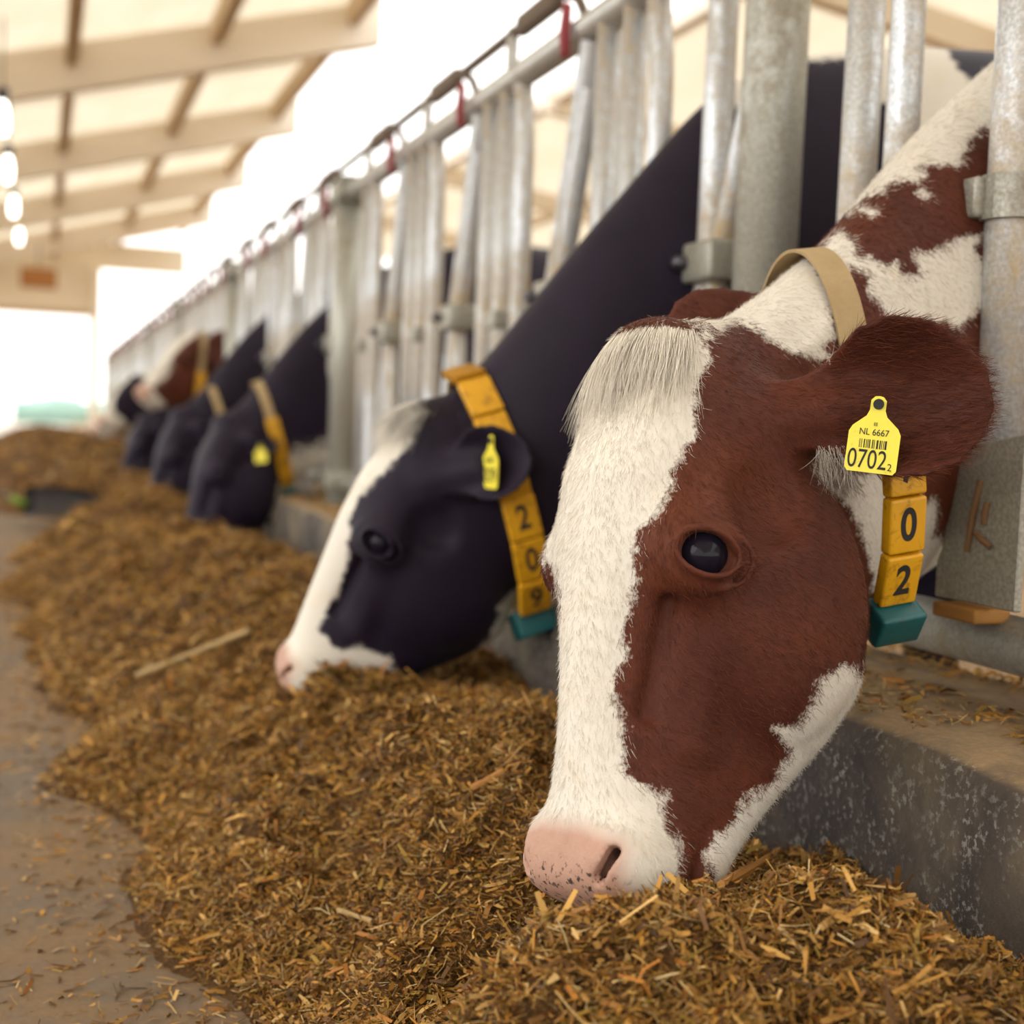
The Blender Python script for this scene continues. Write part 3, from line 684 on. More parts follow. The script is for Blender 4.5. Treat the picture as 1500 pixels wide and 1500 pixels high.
def mesh_region(f, lo, hi, h):
    lo = np.asarray(lo, float); n = (np.ceil((np.asarray(hi) - lo) / (2 * h)).astype(int) + 1)
    g = [lo[i] + 2 * h * np.arange(n[i]) for i in range(3)]
    def ev(P):
        out = np.empty(len(P), np.float32)
        for s in range(0, len(P), 300000): out[s:s + 300000] = f(P[s:s + 300000].astype(np.float32))
        return out
    G = np.stack(np.meshgrid(*g, indexing='ij'), -1).reshape(-1, 3); Dc = ev(G).reshape(n)
    def up(D, ax):
        D = np.moveaxis(D, ax, 0); o = np.empty((2 * len(D) - 1,) + D.shape[1:], D.dtype); o[::2] = D; o[1::2] = (D[1:] + D[:-1]) / 2; return np.moveaxis(o, 0, ax)
    D = up(up(up(Dc, 0), 1), 2)
    near = np.argwhere(np.abs(D) < 4.5 * h); D[tuple(near.T)] = ev(near * h + lo)
    return surf_net(D, lo, h)
class Cow: pass
def poly_sd(P, poly):
    """signed distance in pixels, + inside"""
    a = np.asarray(poly, float); b = np.roll(a, -1, 0); best = np.full(len(P), 1e9); ins = np.zeros(len(P), bool)
    for (x0, y0), (x1, y1) in zip(a, b):
        e = np.array([x1 - x0, y1 - y0]); w = P - [x0, y0]; t = np.clip((w @ e) / (e @ e + 1e-9), 0, 1)
        best = np.minimum(best, np.linalg.norm(w - t[:, None] * e, axis=1))
        c = ((y0 > P[:, 1]) != (y1 > P[:, 1])) & (P[:, 0] < (x1 - x0) * (P[:, 1] - y0) / (y1 - y0 + 1e-12) + x0); ins ^= c
    return np.where(ins, best, -best)
BODY_X = [1.25, 1.45, 1.7, 2.0, 2.4, 2.8, 3.08, 3.22, 3.30]
BODY = dict(zt=[1.25, 1.34, 1.41, 1.405, 1.39, 1.41, 1.36, 1.24, 1.1], zb=[.55, .50, .47, .46, .47, .56, .78, .95, 1.05], hw=[.14, .19, .24, .28, .32, .30, .23, .14, .05])
def make_cow(name, poll, muzz, heading, yst, neck, ears, hf, hcs, xs, mat, pattern, label, hs=1.0, detail=True, body=True, g=1.12, group='cows feeding through the fence'):
    """poll, muzz: world points on the face midline; heading: where the face points; neck: rows (x, yc, ztop, zbot, half width) from the head to the fence"""
    poll = np.asarray(poll, float); W = nrm(np.asarray(muzz) - poll); Hd = np.asarray(heading, float); Vv = nrm(Hd - W * (Hd @ W)); Uu = np.cross(W, Vv)
    # cow's left is rotate(+90) of the heading
    if Uu @ np.array([-Hd[1], Hd[0], 0]) < 0: Uu = -Uu
    sc = np.linalg.norm(np.asarray(muzz) - poll) / .565 * hs; B = np.stack([Uu, Vv, W], 1).astype(np.float32); sv = sc * np.array([g, g, 1.0])
    nk = np.array(neck, float); kb = np.array(BODY_X) > nk[-1, 0] + .05; BX = np.array(BODY_X)[kb]; BD = {k: np.array(v)[kb] for k, v in BODY.items()}; X = np.r_[nk[:, 0], BX]
    zt = table(X, np.r_[nk[:, 2], BD['zt']], .05); zb = table(X, np.r_[nk[:, 3], BD['zb']], .05); hw = table(X, np.r_[nk[:, 4], BD['hw']], .04)
    yc = table(X, np.r_[nk[:, 1], np.full(len(BX), yst)], .06)
    x0 = nk[0, 0]
    def f(P):
        P = P.astype(np.float32); x, y, z = P[:, 0], P[:, 1], P[:, 2]
        t, b_, h_ = zt(x), zb(x), hw(x)
        d = sweep(y, z, yc(x), b_ + (t - b_) * .45, h_, t, b_, np.float32(2.15)) * .82
        d = smax(d, np.maximum(x0 - x, x - 3.3), .05)
        if body:
            for s in (-1, 1):
                yy = yst + s * .17; y2 = yst + s * .19
                d = smin(d, cap(P, (1.56, yst + s * .17, .85), (1.52, yy, .50), .12, .075), .10)
                d = smin(d, cap(P, (1.52, yy, .52), (1.54, yy, .14), .058, .045), .04); d = smin(d, cap(P, (1.54, yy, .14), (1.50, yy, .085), .05, .058), .02)
                d = smin(d, ell(P, (1.60, yst + s * .16, .92), (.20, .12, .30)), .10)
                d = smin(d, cap(P, (2.85, y2, 1.0), (2.72, y2, .72), .19, .12), .10)
                d = smin(d, cap(P, (2.72, y2, .72), (3.00, y2, .48), .10, .062), .05); d = smin(d, cap(P, (3.00, y2, .48), (2.95, y2, .14), .058, .045), .04)
                d = smin(d, cap(P, (2.95, y2, .14), (2.90, y2, .085), .05, .058), .02)
            d = smin(d, ell(P, (2.62, yst, .58), (.20, .16, .16)), .08)
            d = smin(d, cap(P, (3.22, yst, 1.28), (3.34, yst, .60), .030, .020), .04)
        q = ((P - poll.astype(np.float32)) @ B) / sv.astype(np.float32)
        near = (np.abs(q) < np.array([.42, .45, .75])).all(1) & (q[:, 2] > -.3)
        if near.any():
            hd = head_sdf(q[near], ears, detail) * sc
            d[near] = smin(d[near], hd, .045)
        return d
    lo = np.minimum(poll, muzz) - .30 * hs; hi = np.maximum(poll, muzz) + .30 * hs
    lo[2] = min(min(nk[:, 3]), muzz[2]) - .06; hi[2] = max(zt(np.array([xs]))[0], poll[2] + .18) + .06; hi[0] = xs + .03; lo[1] = min(lo[1], nk[:, 1].min() - .22); hi[1] = max(hi[1], nk[:, 1].max() + .22, yst + .25)
    V1, Q1 = mesh_region(f, lo, hi, hf)
    cx = V1[Q1].mean(1)[:, 0]; Q1 = Q1[cx < xs]
    parts = [(V1, Q1)]
    if body:
        V2, Q2 = mesh_region(f, (xs - .06, yst - .48, .02), (3.5, yst + .48, 1.62), hcs); cx = V2[Q2].mean(1)[:, 0]; parts.append((V2, Q2[cx > xs - hcs * .6]))
    V, Q = join_np(parts)
    used = np.unique(Q); re = np.full(len(V), -1, np.int64); re[used] = np.arange(len(used)); V = V[used]; Q = re[Q]
    V = V * 1.0
    base = np.array([2.2, yst, 0.08])
    me = mesh_np(name, V - base, Q)
    nr = np.empty(len(V) * 3, np.float32); me.vertices.foreach_get('normal', nr); nr = nr.reshape(-1, 3)
    c = Cow(); c.f = f; c.poll, c.B, c.sc, c.sv, c.base, c.V, c.Q, c.N = poll, B.astype(float), sc, sv, base, V, Q, nr; c.yst = yst; c.yc = yc
    q = ((V - poll) @ c.B) / sv; c.q = q
    inh = (np.abs(q[:, 0]) < .2) & (q[:, 1] > -.27) & (q[:, 2] > -.06) & (q[:, 2] < .62)
    sd, pink, speck = pattern(c, V, q, nr, inh)
    for nm, a in (('sd', sd), ('pink', pink), ('speck', speck)):
        at = me.attributes.new(nm, 'FLOAT', 'POINT'); at.data.foreach_set('value', np.ascontiguousarray(a, np.float32))
    c.sd, c.pink = sd, pink
    o = tag(obj('cow', me, mat, None, base), label, 'cow', group); c.o = o
    # eyes
    for s in (1, -1):
        e = poll + ((EYE * [s, 1, 1] - EYEN * [s, 1, 1] * .0075) * sv) @ c.B.T
        bm = bmesh.new(); bmesh.ops.create_uvsphere(bm, u_segments=24, v_segments=16, radius=.0260 * sc)
        obj('eye', bm_mesh('eye', bm, True), M['eye'], o, e - base)
    c.bvh = None
    return c
def nose_masks(q, inh):
    u, v, w = np.abs(q[:, 0]), q[:, 1], q[:, 2]
    p = np.clip((w - .478 - .25 * np.clip(u - .03, 0, 1)) / .022, 0, 1) * np.clip((v + .055) / .02, 0, 1) * inh * np.clip((.075 - u) / .012, 0, 1)
    n = 0 * np.clip((.016 - np.sqrt((u - .052) ** 2 + (v + .006) ** 2 + (w - .530) ** 2 * .4)) / .008, 0, 1) * inh
    return np.clip(np.maximum(p, n), 0, 1), np.clip((w - .515) / .02, 0, 1) * inh
def px_pattern(whites, darks=(), outer=None, ears=()):
    """coat markings: the near side follows the traced outline, the far side is its mirror image"""
    def pat(c, V, q, nr, inh):
        Pm = V.copy(); view = V - CAM; view /= np.linalg.norm(view, axis=1)[:, None]; away = (nr * view).sum(1) > .10
        qm = q.copy(); far = inh & away & (q[:, 0] < 0); qm[far, 0] *= -1; Pm[far] = c.poll + (qm[far] * c.sv) @ c.B.T
        fb = (~inh) & away; ycv = c.yc(V[:, 0]); flip = fb & (V[:, 1] > ycv); Pm[flip, 1] = 2 * ycv[flip] - V[flip, 1]
        pix, z = proj(Pm); sd = np.full(len(V), -1e3)
        for w in whites: sd = np.maximum(sd, poly_sd(pix, w))
        for w in darks: sd = np.minimum(sd, -poly_sd(pix, w))
        sd = np.clip(sd * z / FPX, -.05, .05)
        ear = (np.abs(q[:, 0]) > .125) & (np.abs(q[:, 2]) < .22) & (np.abs(q[:, 0]) < .33) & (q[:, 1] > -.34); sd = np.where(ear, -.05, sd)
        for (eb0, ea0, en0, _, ln0, wd0) in ears:
            a0 = nrm(ea0); n0 = nrm(np.asarray(en0) - a0 * (np.asarray(en0) @ a0)); b0 = np.cross(n0, a0); e0 = q - np.asarray(eb0); aa = e0 @ a0; bq = e0 @ b0; cq = e0 @ n0
            sd = np.where((aa > .035) & (aa < ln0 + .02) & (np.abs(bq) < wd0 + .01) & (np.abs(cq - 7.5 * bq * bq + .01 - .16 * np.clip(aa - .1, 0, 1)) < .022), -.05, sd)
        if outer is not None:
            m = np.clip((V[:, 0] - outer[0]) / outer[1], 0, 1); nb = .12 * (fbm(V[:, 0] * 2.3 + 5, V[:, 2] * 2.6 + V[:, 1] * 2, outer[2], 2)) + .01; sd = sd * (1 - m) + m * nb
        pk, sp = nose_masks(q, inh); return sd, pk, sp
    return pat
def head_pattern(blaze, muzzle, body_noise=None, seed=3, ear_white=False):
    def pat(c, V, q, nr, inh):
        u, v, w = np.abs(q[:, 0]), q[:, 1], q[:, 2]
        sd = np.where(inh, np.maximum(np.minimum(blaze(w) - u, (v + .09) * .6), (w - muzzle) * .8), -.05)
        if body_noise is not None: sd = np.where(inh, sd, .10 * fbm(V[:, 0] * 2.1 + seed, V[:, 2] * 2.2 + seed * 3, seed, 2) + body_noise)
        pk, sp = nose_masks(q, inh); return np.clip(sd, -.05, .05), pk, sp
    return pat
NEAR_EAR = ((.092, -.148, .050), (.80, -.56, -.20), (.60, .74, .22), 1, .160, .082)
def std_ears(s=1.0): return [((.078, -.085, .062), (.80, -.58, .05), (.45, .75, .45), 1, .16, .060), ((-.078, -.085, .062), (-.80, -.58, .05), (-.45, .75, .45), -1, .16, .060)]

# ------------------------------------------------------------------ the brown and white cow
BLAZE = [(1025, 489), (1041, 524), (1020, 556), (1020, 631), (999, 663), (977, 721), (967, 748), (935, 775), (932, 807), (935, 839), (924, 876), (913, 940), (913, 967), (903, 993), (903, 1036),
         (913, 1060), (917, 1100), (913, 1133), (933, 1143), (953, 1157), (977, 1163), (972, 1187), (977, 1217), (998, 1237), (998, 1267), (993, 1293), (993, 1310), (990, 1400), (640, 1400), (640, 910), (817, 905),
         (817, 876), (815, 844), (796, 817), (780, 775), (700, 750), (700, 600), (852, 570), (866, 513), (883, 494), (904, 476), (921, 480), (934, 485), (951, 478), (972, 475), (992, 480), (1013, 487)]
JAW = [(1191, 684), (1217, 711), (1239, 737), (1260, 775), (1273, 823), (1281, 860), (1289, 897), (1279, 945), (1265, 983), (1260, 988), (1239, 972), (1199, 993), (1199, 1020), (1169, 1063), (1135, 1068), (1153, 1095), (1160, 1106),
       (1130, 1149), (1100, 1166), (1074, 1197), (1037, 1249), (1050, 1330), (1350, 1150), (1450, 1000), (1520, 765), (1426, 774), (1405, 782), (1386, 786), (1369, 789), (1369, 767), (1374, 748), (1369, 731), (1350, 740), (1345, 700), (1320, 690), (1230, 700), (1200, 680)]
NECK_A = [(1025, 492), (1035, 495), (1073, 472), (1095, 476), (1118, 488), (1144, 510), (1170, 517), (1218, 528), (1207, 506), (1232, 495), (1221, 480), (1218, 458), (1225, 430), (1200, 395), (1185, 378), (1100, 380), (1000, 470)]
NECK_B = [(1185, 378), (1214, 352), (1229, 341), (1251, 352), (1252, 370), (1258, 381), (1276, 374), (1287, 392), (1317, 385), (1320, 400), (1345, 408), (1353, 395), (1339, 381), (1346, 370), (1375, 367), (1405, 348), (1441, 343), (1430, 359),
          (1438, 389), (1443, 411), (1449, 433), (1430, 455), (1412, 473), (1405, 484), (1383, 473), (1353, 469), (1309, 469), (1287, 447), (1273, 425), (1276, 407), (1262, 392), (1247, 392), (1243, 403), (1225, 407), (1207, 396)]
NECK_C = [(1243, 315), (1269, 290), (1291, 282), (1302, 268), (1324, 264), (1346, 268), (1353, 253), (1339, 246), (1364, 238), (1390, 242), (1408, 242), (1416, 220), (1419, 202), (1441, 191), (1452, 176), (1478, 167), (1560, 150), (1560, -80), (1400, 60), (1230, 290)]
NECK_D = [(1474, 228), (1456, 258), (1434, 264), (1438, 282), (1456, 275), (1500, 270), (1500, 215)]
SPOTS = [[(1260, 306), (1272, 304), (1286, 309), (1272, 315)], [(1345, 281), (1356, 277), (1362, 283), (1352, 289)]]
EAR_FAR = ((-.058, -.125, .000), (-.06, -.52, -.86), (.78, .60, -.10), -1, .180, .066)
POLL1 = at_depth(922, 501, 1.36); MUZ1 = at_depth(822, 1326, 1.235)
brown = make_cow('cow_body', POLL1, MUZ1, (-.96, -.28, 0), 1.47,
    [(.62, 1.262, .74, .60, .055), (.70, 1.305, .795, .52, .075), (.80, 1.350, .845, .47, .088), (.90, 1.395, .935, .452, .095), (1.0, 1.438, 1.035, .47, .098), (1.08, 1.468, 1.098, .515, .098), (1.16, 1.47, 1.165, .545, .11)],
    [NEAR_EAR, EAR_FAR], .0032, .014, 1.17, M['cow_red'], px_pattern([BLAZE, JAW, NECK_A, NECK_B, NECK_C, NECK_D] + SPOTS, (), (1.22, .15, 3), [EAR_FAR]),
    'brown and white cow with yellow ear tag bending down to the silage')

# ------------------------------------------------------------------ the black cow beside it
B2 = [(585, 580), (600, 600), (614, 621), (603, 647), (577, 676), (544, 709), (522, 735), (513, 757), (511, 786), (508, 830), (500, 859), (475, 900), (467, 922), (478, 936), (497, 953), (526, 947), (548, 958), (570, 960), (575, 977), (592, 991), (621, 988), (629, 995), (629, 1060), (330, 1060), (330, 900), (480, 700), (530, 600)]
C2 = [(731, 889), (757, 863), (775, 858), (830, 850), (830, 1040), (669, 1040), (669, 984), (698, 955), (717, 933), (731, 907)]
D2 = [(1060, 172), (1075, 158), (1090, 157), (1100, 140), (1178, 88), (1239, 86), (1285, 147), (1291, 153), (1310, 153), (1350, 195), (1420, 200), (1560, 170), (1560, -50), (1060, -50), (1060, 90)]
E2 = [(1368, 62), (1386, 73), (1405, 103), (1427, 125), (1450, 120), (1490, 60), (1471, 50)]
L2 = [(1240, 930), (1302, 930), (1302, 1010), (1240, 1010)]
POLL2 = at_depth(598, 606, 2.36); MUZ2 = at_depth(402, 1000, 2.40)
black = make_cow('cow_body', POLL2, MUZ2, (-.985, .10, 0), 2.235,
    [(.62, 2.31, .66, .50, .055), (.70, 2.30, .72, .42, .085), (.80, 2.27, .86, .38, .10), (.90, 2.25, 1.00, .39, .10), (1.0, 2.24, 1.12, .44, .10), (1.08, 2.235, 1.225, .50, .10), (1.16, 2.235, 1.30, .53, .12), (1.30, 2.235, 1.355, .53, .15), (1.5, 2.235, 1.395, .50, .20)],
    [((.080, -.095, .060), (.58, -.48, -.66), (.66, .62, .12), 1, .155, .068), ((-.078, -.085, .055), (-.75, -.6, -.15), (-.3, .8, .4), -1, .15, .06)],
    .0045, .016, 1.14, M['cow_black'], px_pattern([B2, C2, D2, L2], [E2], None),
    'black and white cow with white blaze eating silage, second from the camera')

# ------------------------------------------------------------------ cows farther along the fence
def far_neck(y, dz=0.0, yh=None):
    yh = y - .05 if yh is None else yh
    return [(.66, yh, .62 + dz, .42 + dz, .06), (.75, yh + .01, .72 + dz, .38 + dz, .09), (.88, (y + yh) / 2, .90 + dz * .6, .38 + dz * .8, .10), (1.0, y, 1.05 + dz * .3, .44 + dz * .5, .10), (1.08, y, 1.12, .49, .10), (1.16, y, 1.20, .52, .12)]
y3 = POSTS[2] + .185 + .118
blz = lambda w: np.interp(w, [-.05, .1, .3, .45, .6], [-.02, -.02, -.02, .0, .05])
third = make_cow('cow_body', (.64, y3 - .06, .64), (.51, y3 - .14, .13), (-.98, -.22, 0), y3, far_neck(y3), std_ears(), .009, .022, 1.14, M['cow_black'], head_pattern(blz, .44, -.03, 4),
    'black cow with yellow number collar feeding just past the second thick post', detail=True)
y4 = POSTS[3] + .185 + .118
bl4 = lambda w: np.interp(w, [-.05, .1, .25, .45, .6], [.05, .06, .055, .05, .06])
fourth = make_cow('cow_body', (.86, y4 - .04, 1.16), (.54, y4 - .22, .76), (-.80, -.45, .35), y4,
    [(.86, y4, 1.10, .82, .06), (.95, y4, 1.15, .72, .09), (1.05, y4, 1.18, .62, .10), (1.16, y4, 1.22, .56, .12)],
    std_ears(), .010, .024, 1.14, M['cow_red'], head_pattern(bl4, .50, -.02, 9), 'brown cow with white face holding its head up at the fence')
def clone(src, y_from, y_to, label, mat=None, dx=0, dz=0, rz=0.0, sz=1.0):
    o = src.o.copy(); COL.objects.link(o); o.location = Vector(src.o.location) + Vector((dx, y_to - y_from, dz)); o['label'] = label
    o.rotation_euler.z = rz; o.scale = (1, 1, sz)
    for ch in src.o.children:
        c = ch.copy(); COL.objects.link(c); c.parent = o
    if mat is not None:
        o.data = o.data.copy(); o.data.materials.clear(); o.data.materials.append(mat)
    return o
clone(third, y3, POSTS[2] + .185 + 2 * STALL + .118, 'black cow half hidden behind the nearer black cow with number collar', None, -.02, 0, -.035, 1.04)
clone(third, y3, POSTS[3] + .185 + STALL + .118, 'black cow with yellow collar feeding below the raised brown head', None, -.03, 0, .03, .97)
bl6 = lambda w: np.interp(w, [-.05, .1, .25, .45, .6], [.02, .03, .03, .06, .07])
y6 = POSTS[4] + .185 + .118
sixth = make_cow('cow_body', (.70, y6 - .03, .95), (.44, y6 - .16, .56), (-.85, -.4, .1), y6,
    [(.72, y6, .90, .66, .06), (.85, y6, 1.0, .58, .09), (1.0, y6, 1.10, .55, .10), (1.16, y6, 1.20, .55, .12)],
    std_ears(), .012, .03, 1.14, M['cow_black'], head_pattern(bl6, .40, .02, 14), 'distant black and white cow reaching over the kerb beside the raised brown head', detail=False)
clone(sixth, y6, POSTS[4] + .185 + 2 * STALL + .118, 'distant tan and white cow near the far end of the fence', M['cow_tan'], 0, -.10, .05)
clone(third, y3, POSTS[5] + .185 + STALL + .118, 'farthest tan cow feeding at the end of the kerb', M['cow_tan'])

# ------------------------------------------------------------------ collars
def frame_mesh(me, O, r, u, n):
    m = Matrix(((r[0], u[0], n[0], O[0]), (r[1], u[1], n[1], O[1]), (r[2], u[2], n[2], O[2]), (0, 0, 0, 1))); me.transform(m); return me
def text_mesh(s, h, narrow=1.0, thick=.0004, offset=0.0):
    cu = bpy.data.curves.new('txt', 'FONT'); cu.body = s; cu.size = h / .73; cu.align_x = 'CENTER'; cu.align_y = 'CENTER'; cu.extrude = thick; cu.offset = offset
    o = bpy.data.objects.new('txt', cu); COL.objects.link(o); dg = bpy.context.evaluated_depsgraph_get()
    me = bpy.data.meshes.new_from_object(o.evaluated_get(dg)); bpy.data.objects.remove(o); bpy.data.curves.remove(cu)
    me.transform(Matrix.Diagonal((narrow, 1, 1, 1))); return me
def collar(c, T, Bm, digits, label, wid=.036, slack=1.0, gap=.008, first=.055, step=.062, blk=(.040, .060, .013), out_shift=0.0, teal=(.060, .045, .040), simple=False, near_sign=-1, tat=.012):
    T = np.asarray(T, float); Bm = np.asarray(Bm, float); cen = (T + Bm) / 2; e1 = nrm(T - Bm); lat = np.array([0, near_sign, 0.0]); e2 = nrm(lat - e1 * (lat @ e1)); e3 = np.cross(e1, e2)
    ph = np.linspace(0, 2 * math.pi, 160, endpoint=False); D = np.cos(ph)[:, None] * e1 + np.sin(ph)[:, None] * e2
    rs = np.arange(.01, .5, .004); r = np.zeros(len(ph))
    for i, d in enumerate(D):
        s = c.f((cen + rs[:, None] * d)); k = np.nonzero(s > 0)[0]; r[i] = rs[k[0]] if len(k) else .3
    a = np.linalg.norm(T - Bm) / 2; b = max(r[40], r[120]) * slack; re = a * b / np.sqrt((b * np.cos(ph)) ** 2 + (a * np.sin(ph)) ** 2)
    r = np.maximum(r + gap, np.where(np.cos(ph) < .2, re, r)); ker = np.hanning(13); ker /= ker.sum()
    r = np.convolve(np.r_[r[-6:], r, r[:6]], ker, 'valid') + .002
    P = cen + r[:, None] * D; n = len(P); Tn = np.roll(P, -1, 0) - np.roll(P, 1, 0); Tn /= np.linalg.norm(Tn, axis=1)[:, None]; On = np.cross(Tn, e3); On *= np.sign((On * D).sum(1))[:, None]
    root = tag(empty('cow_collar', tuple(Bm)), label, 'collar', 'number collars worn by the cows')
    th = .0035
    sec = [(-1, 0), (1, 0), (1, th), (-1, th)]; Vs = np.stack([P + e3 * (s * wid / 2) + On * t for s, t in sec], 1).reshape(-1, 3)
    i = np.arange(n)[:, None] * 4; i2 = ((np.arange(n) + 1) % n)[:, None] * 4; j = np.arange(4)[None, :]; j2 = (j + 1) % 4
    obj('strap', mesh_np('strap', Vs - Bm, np.stack([i + j, i2 + j, i2 + j2, i + j2], -1).reshape(-1, 4), False), M['strap'], root)
    # walk up the near side from the bottom
    kb = np.argmin(P @ e1); path = [(kb - m) % n for m in range(n // 2)]
    L = np.r_[0, np.cumsum([np.linalg.norm(P[path[m + 1]] - P[path[m]]) for m in range(len(path) - 1)])]
    def frame(s):
        x = np.array([np.interp(s, L, P[path][:, k]) for k in range(3)]); t = nrm(np.array([np.interp(s, L, -Tn[path][:, k]) for k in range(3)])); o = np.array([np.interp(s, L, On[path][:, k]) for k in range(3)]); o = nrm(o - t * (o @ t)); return x, t, o
    if teal:
        x, t, o = frame(tat); rr = np.cross(t, o)
        tb = obj('weight_block', frame_mesh(box_mesh('weight_block', (-teal[0] / 2, -teal[1] / 2, -.004), (teal[0] / 2, teal[1] / 2, teal[2]), .005, 3), x - Bm, rr, t, o), M['teal'], root)
        obj('weight_plug', frame_mesh(box_mesh('weight_plug', (-teal[0] * .42, -teal[1] * .5 - .006, .002), (teal[0] * .42, -teal[1] * .2, teal[2] * .8), .004), x - Bm, rr, t, o), M['brownblock'], tb)
    s = first
    for k, dg in enumerate(digits):
        x, t, o = frame(s); rr = np.cross(t, o)
        bb = obj('number_block', frame_mesh(box_mesh('number_block', (-blk[0] / 2, -blk[1] / 2, -.001), (blk[0] / 2, blk[1] / 2, blk[2]), .0035, 3), x - Bm, rr, t, o), M['yellow'], root)
        if dg != ' ':
            tm = text_mesh(dg, blk[1] * .60, .80, .0003, .0012 if not simple else .0); obj('digit', frame_mesh(tm, x - Bm + o * (blk[2] + .0002), rr, t, o), M['ink'], bb)
        s += step
    return root
collar(brown, (.805, 1.345, .880), at_depth(1245, 935, 1.55), ['2', '0', '7'], 'tan strap collar with yellow blocks numbered 702 on the brown cow', first=.135, tat=.088, step=.060, blk=(.044, .0595, .016), teal=(.056, .040, .036))
collar(black, (.70, 2.29, .735), (.825, 2.265, .335), ['9', '0', '2', '5', ' ', ' ', ' ', ' '], 'collar with yellow blocks ending in 209 on the black cow second from the camera', first=.075, step=.073, blk=(.058, .0725, .014), teal=(.072, .055, .045))
collar(third, (.79, y3 - .02, .80), (.92, y3 - .03, .40), ['2', '8', '5', '1'], 'yellow number collar on the black cow past the second post', first=.07, step=.072, blk=(.05, .0715, .014), simple=True)
collar(fourth, (.93, y4, 1.16), (.90, y4, .72), [' ', ' ', ' '], 'orange-yellow number collar on the brown cow with raised head', first=.10, step=.065, blk=(.05, .0645, .014), simple=True)
y5 = POSTS[3] + .185 + STALL + .118
cl5 = collar(third, (.79, y3 - .02, .80), (.92, y3 - .03, .40), [' ', ' ', ' ', ' '], 'yellow collar on the black cow feeding below the raised brown head', first=.07, step=.072, blk=(.05, .0715, .014), simple=True)
cl5.location.y += y5 - y3; cl5.location.x -= .02
yy = POSTS[2] + .185 + 2 * STALL + .118
cl6 = collar(third, (.79, y3 - .02, .80), (.92, y3 - .03, .40), [' ', ' '], 'collar on the half hidden black cow behind the nearer black cow', first=.07, step=.072, blk=(.05, .0715, .014), simple=True); cl6.location.y += yy - y3

# ------------------------------------------------------------------ ear tags
def bvh_of(c): return BVHTree.FromPolygons(c.V.tolist(), c.Q.tolist())
def hit(c, px, py):
    if c.bvh is None: c.bvh = bvh_of(c)
    d = Vector(ray(px, py)).normalized(); r = c.bvh.ray_cast(Vector(CAM), d); return None if r[0] is None else (np.array(r[0]), np.array(r[1]))
def ear_tag(O, r, u, n, w, h, lines, label, group='ear tags'):
    """tag outline: rectangle with shoulders narrowing to a neck and a button ring"""
    root = tag(empty('ear_tag', tuple(O)), label, 'ear tag', group)
    half = [(.0, -h * .5), (w * .44, -h * .5), (w * .5, -h * .45), (w * .5, h * .02), (w * .44, h * .10), (w * .20, h * .24), (w * .15, h * .32), (w * .15, h * .45), (w * .08, h * .50), (0, h * .51)]
    pts = half + [(-x, y) for x, y in half[-2:0:-1]]
    bm = bmesh.new(); a = [bm.verts.new((x, y, 0)) for x, y in pts]; b = [bm.verts.new((x, y, .0016)) for x, y in pts]
    bm.faces.new(a[::-1]); bm.faces.new(b)
    for i in range(len(pts)): k = (i + 1) % len(pts); bm.faces.new((a[i], a[k], b[k], b[i]))
    bmesh.ops.recalc_face_normals(bm, faces=bm.faces); bmesh.ops.triangulate(bm, faces=[f for f in bm.faces if len(f.verts) > 4])
    obj('plate', frame_mesh(bm_mesh('plate', bm), (0, 0, 0), r, u, n), M['tag'], root)
    Vb, Qb, Tb = tube_np([(0, h * .40, .0018), (0, h * .40, .0045)], w * .105, 16); me = bpy.data.meshes.new('button'); me.from_pydata(Vb.tolist(), [], Qb.tolist() + Tb.tolist())
    obj('button', frame_mesh(me, (0, 0, 0), r, u, n), M['ink'], root)
    for s, hh, x, y, nar in lines:
        if s == '|':
            bm = bmesh.new(); x0 = x; rb = random.Random(4)
            while x0 < -x:
                bw = rb.choice([.0006, .0010, .0016]) * nar; 
                vs = [bm.verts.new((xx, yy_, .0019)) for xx, yy_ in ((x0, y - hh / 2), (x0 + bw, y - hh / 2), (x0 + bw, y + hh / 2), (x0, y + hh / 2))]; bm.faces.new(vs); x0 += bw + rb.choice([.0007, .0011, .0016]) * nar
            obj('barcode', frame_mesh(bm_mesh('barcode', bm), (0, 0, 0), r, u, n), M['ink'], root)
        else:
            tm = text_mesh(s, hh, nar, .0002); tm.transform(Matrix.Translation((x, y, .0019))); obj('lettering', frame_mesh(tm, (0, 0, 0), r, u, n), M['ink'], root)
    return root
hp = hit(brown, 1284, 600)
TP = (hp[0] if hp else at_depth(1284, 600, 1.3)); dT = float((TP - CAM) @ CF)
n1 = nrm(-CF * .9 - CR * .22 + CU * .02); u1 = CU * .985 + CR * .135; u1 = nrm(u1 - n1 * (u1 @ n1)); r1 = np.cross(u1, n1)
O1 = at_depth(1281, 637, dT - .026)
pxm = (dT - .026) / FPX
ear_tag(O1, r1, u1, n1, 74 * pxm, 112 * pxm, [('EE', 5 * pxm, 0, 15 * pxm, .9), ('NL 6667', 10 * pxm, -1 * pxm, 3 * pxm, .88), ('|', 13 * pxm, -20 * pxm, -14 * pxm, 1.05), ('0702', 29 * pxm, -6 * pxm, -38 * pxm, .72), ('2', 11 * pxm, 27 * pxm, -46 * pxm, .9)],
        'lemon yellow ear tag reading NL 6667 0702 in the brown cow ear')
hp = hit(black, 726, 655); TP2 = hp[0] if hp else at_depth(726, 655, 2.25); d2 = float((TP2 - CAM) @ CF) - .012
n2 = nrm(-CF * .55 - CR * .83); u2 = nrm(CU * .96 + CR * .12); u2 = nrm(u2 - n2 * (u2 @ n2)); p2 = d2 / FPX
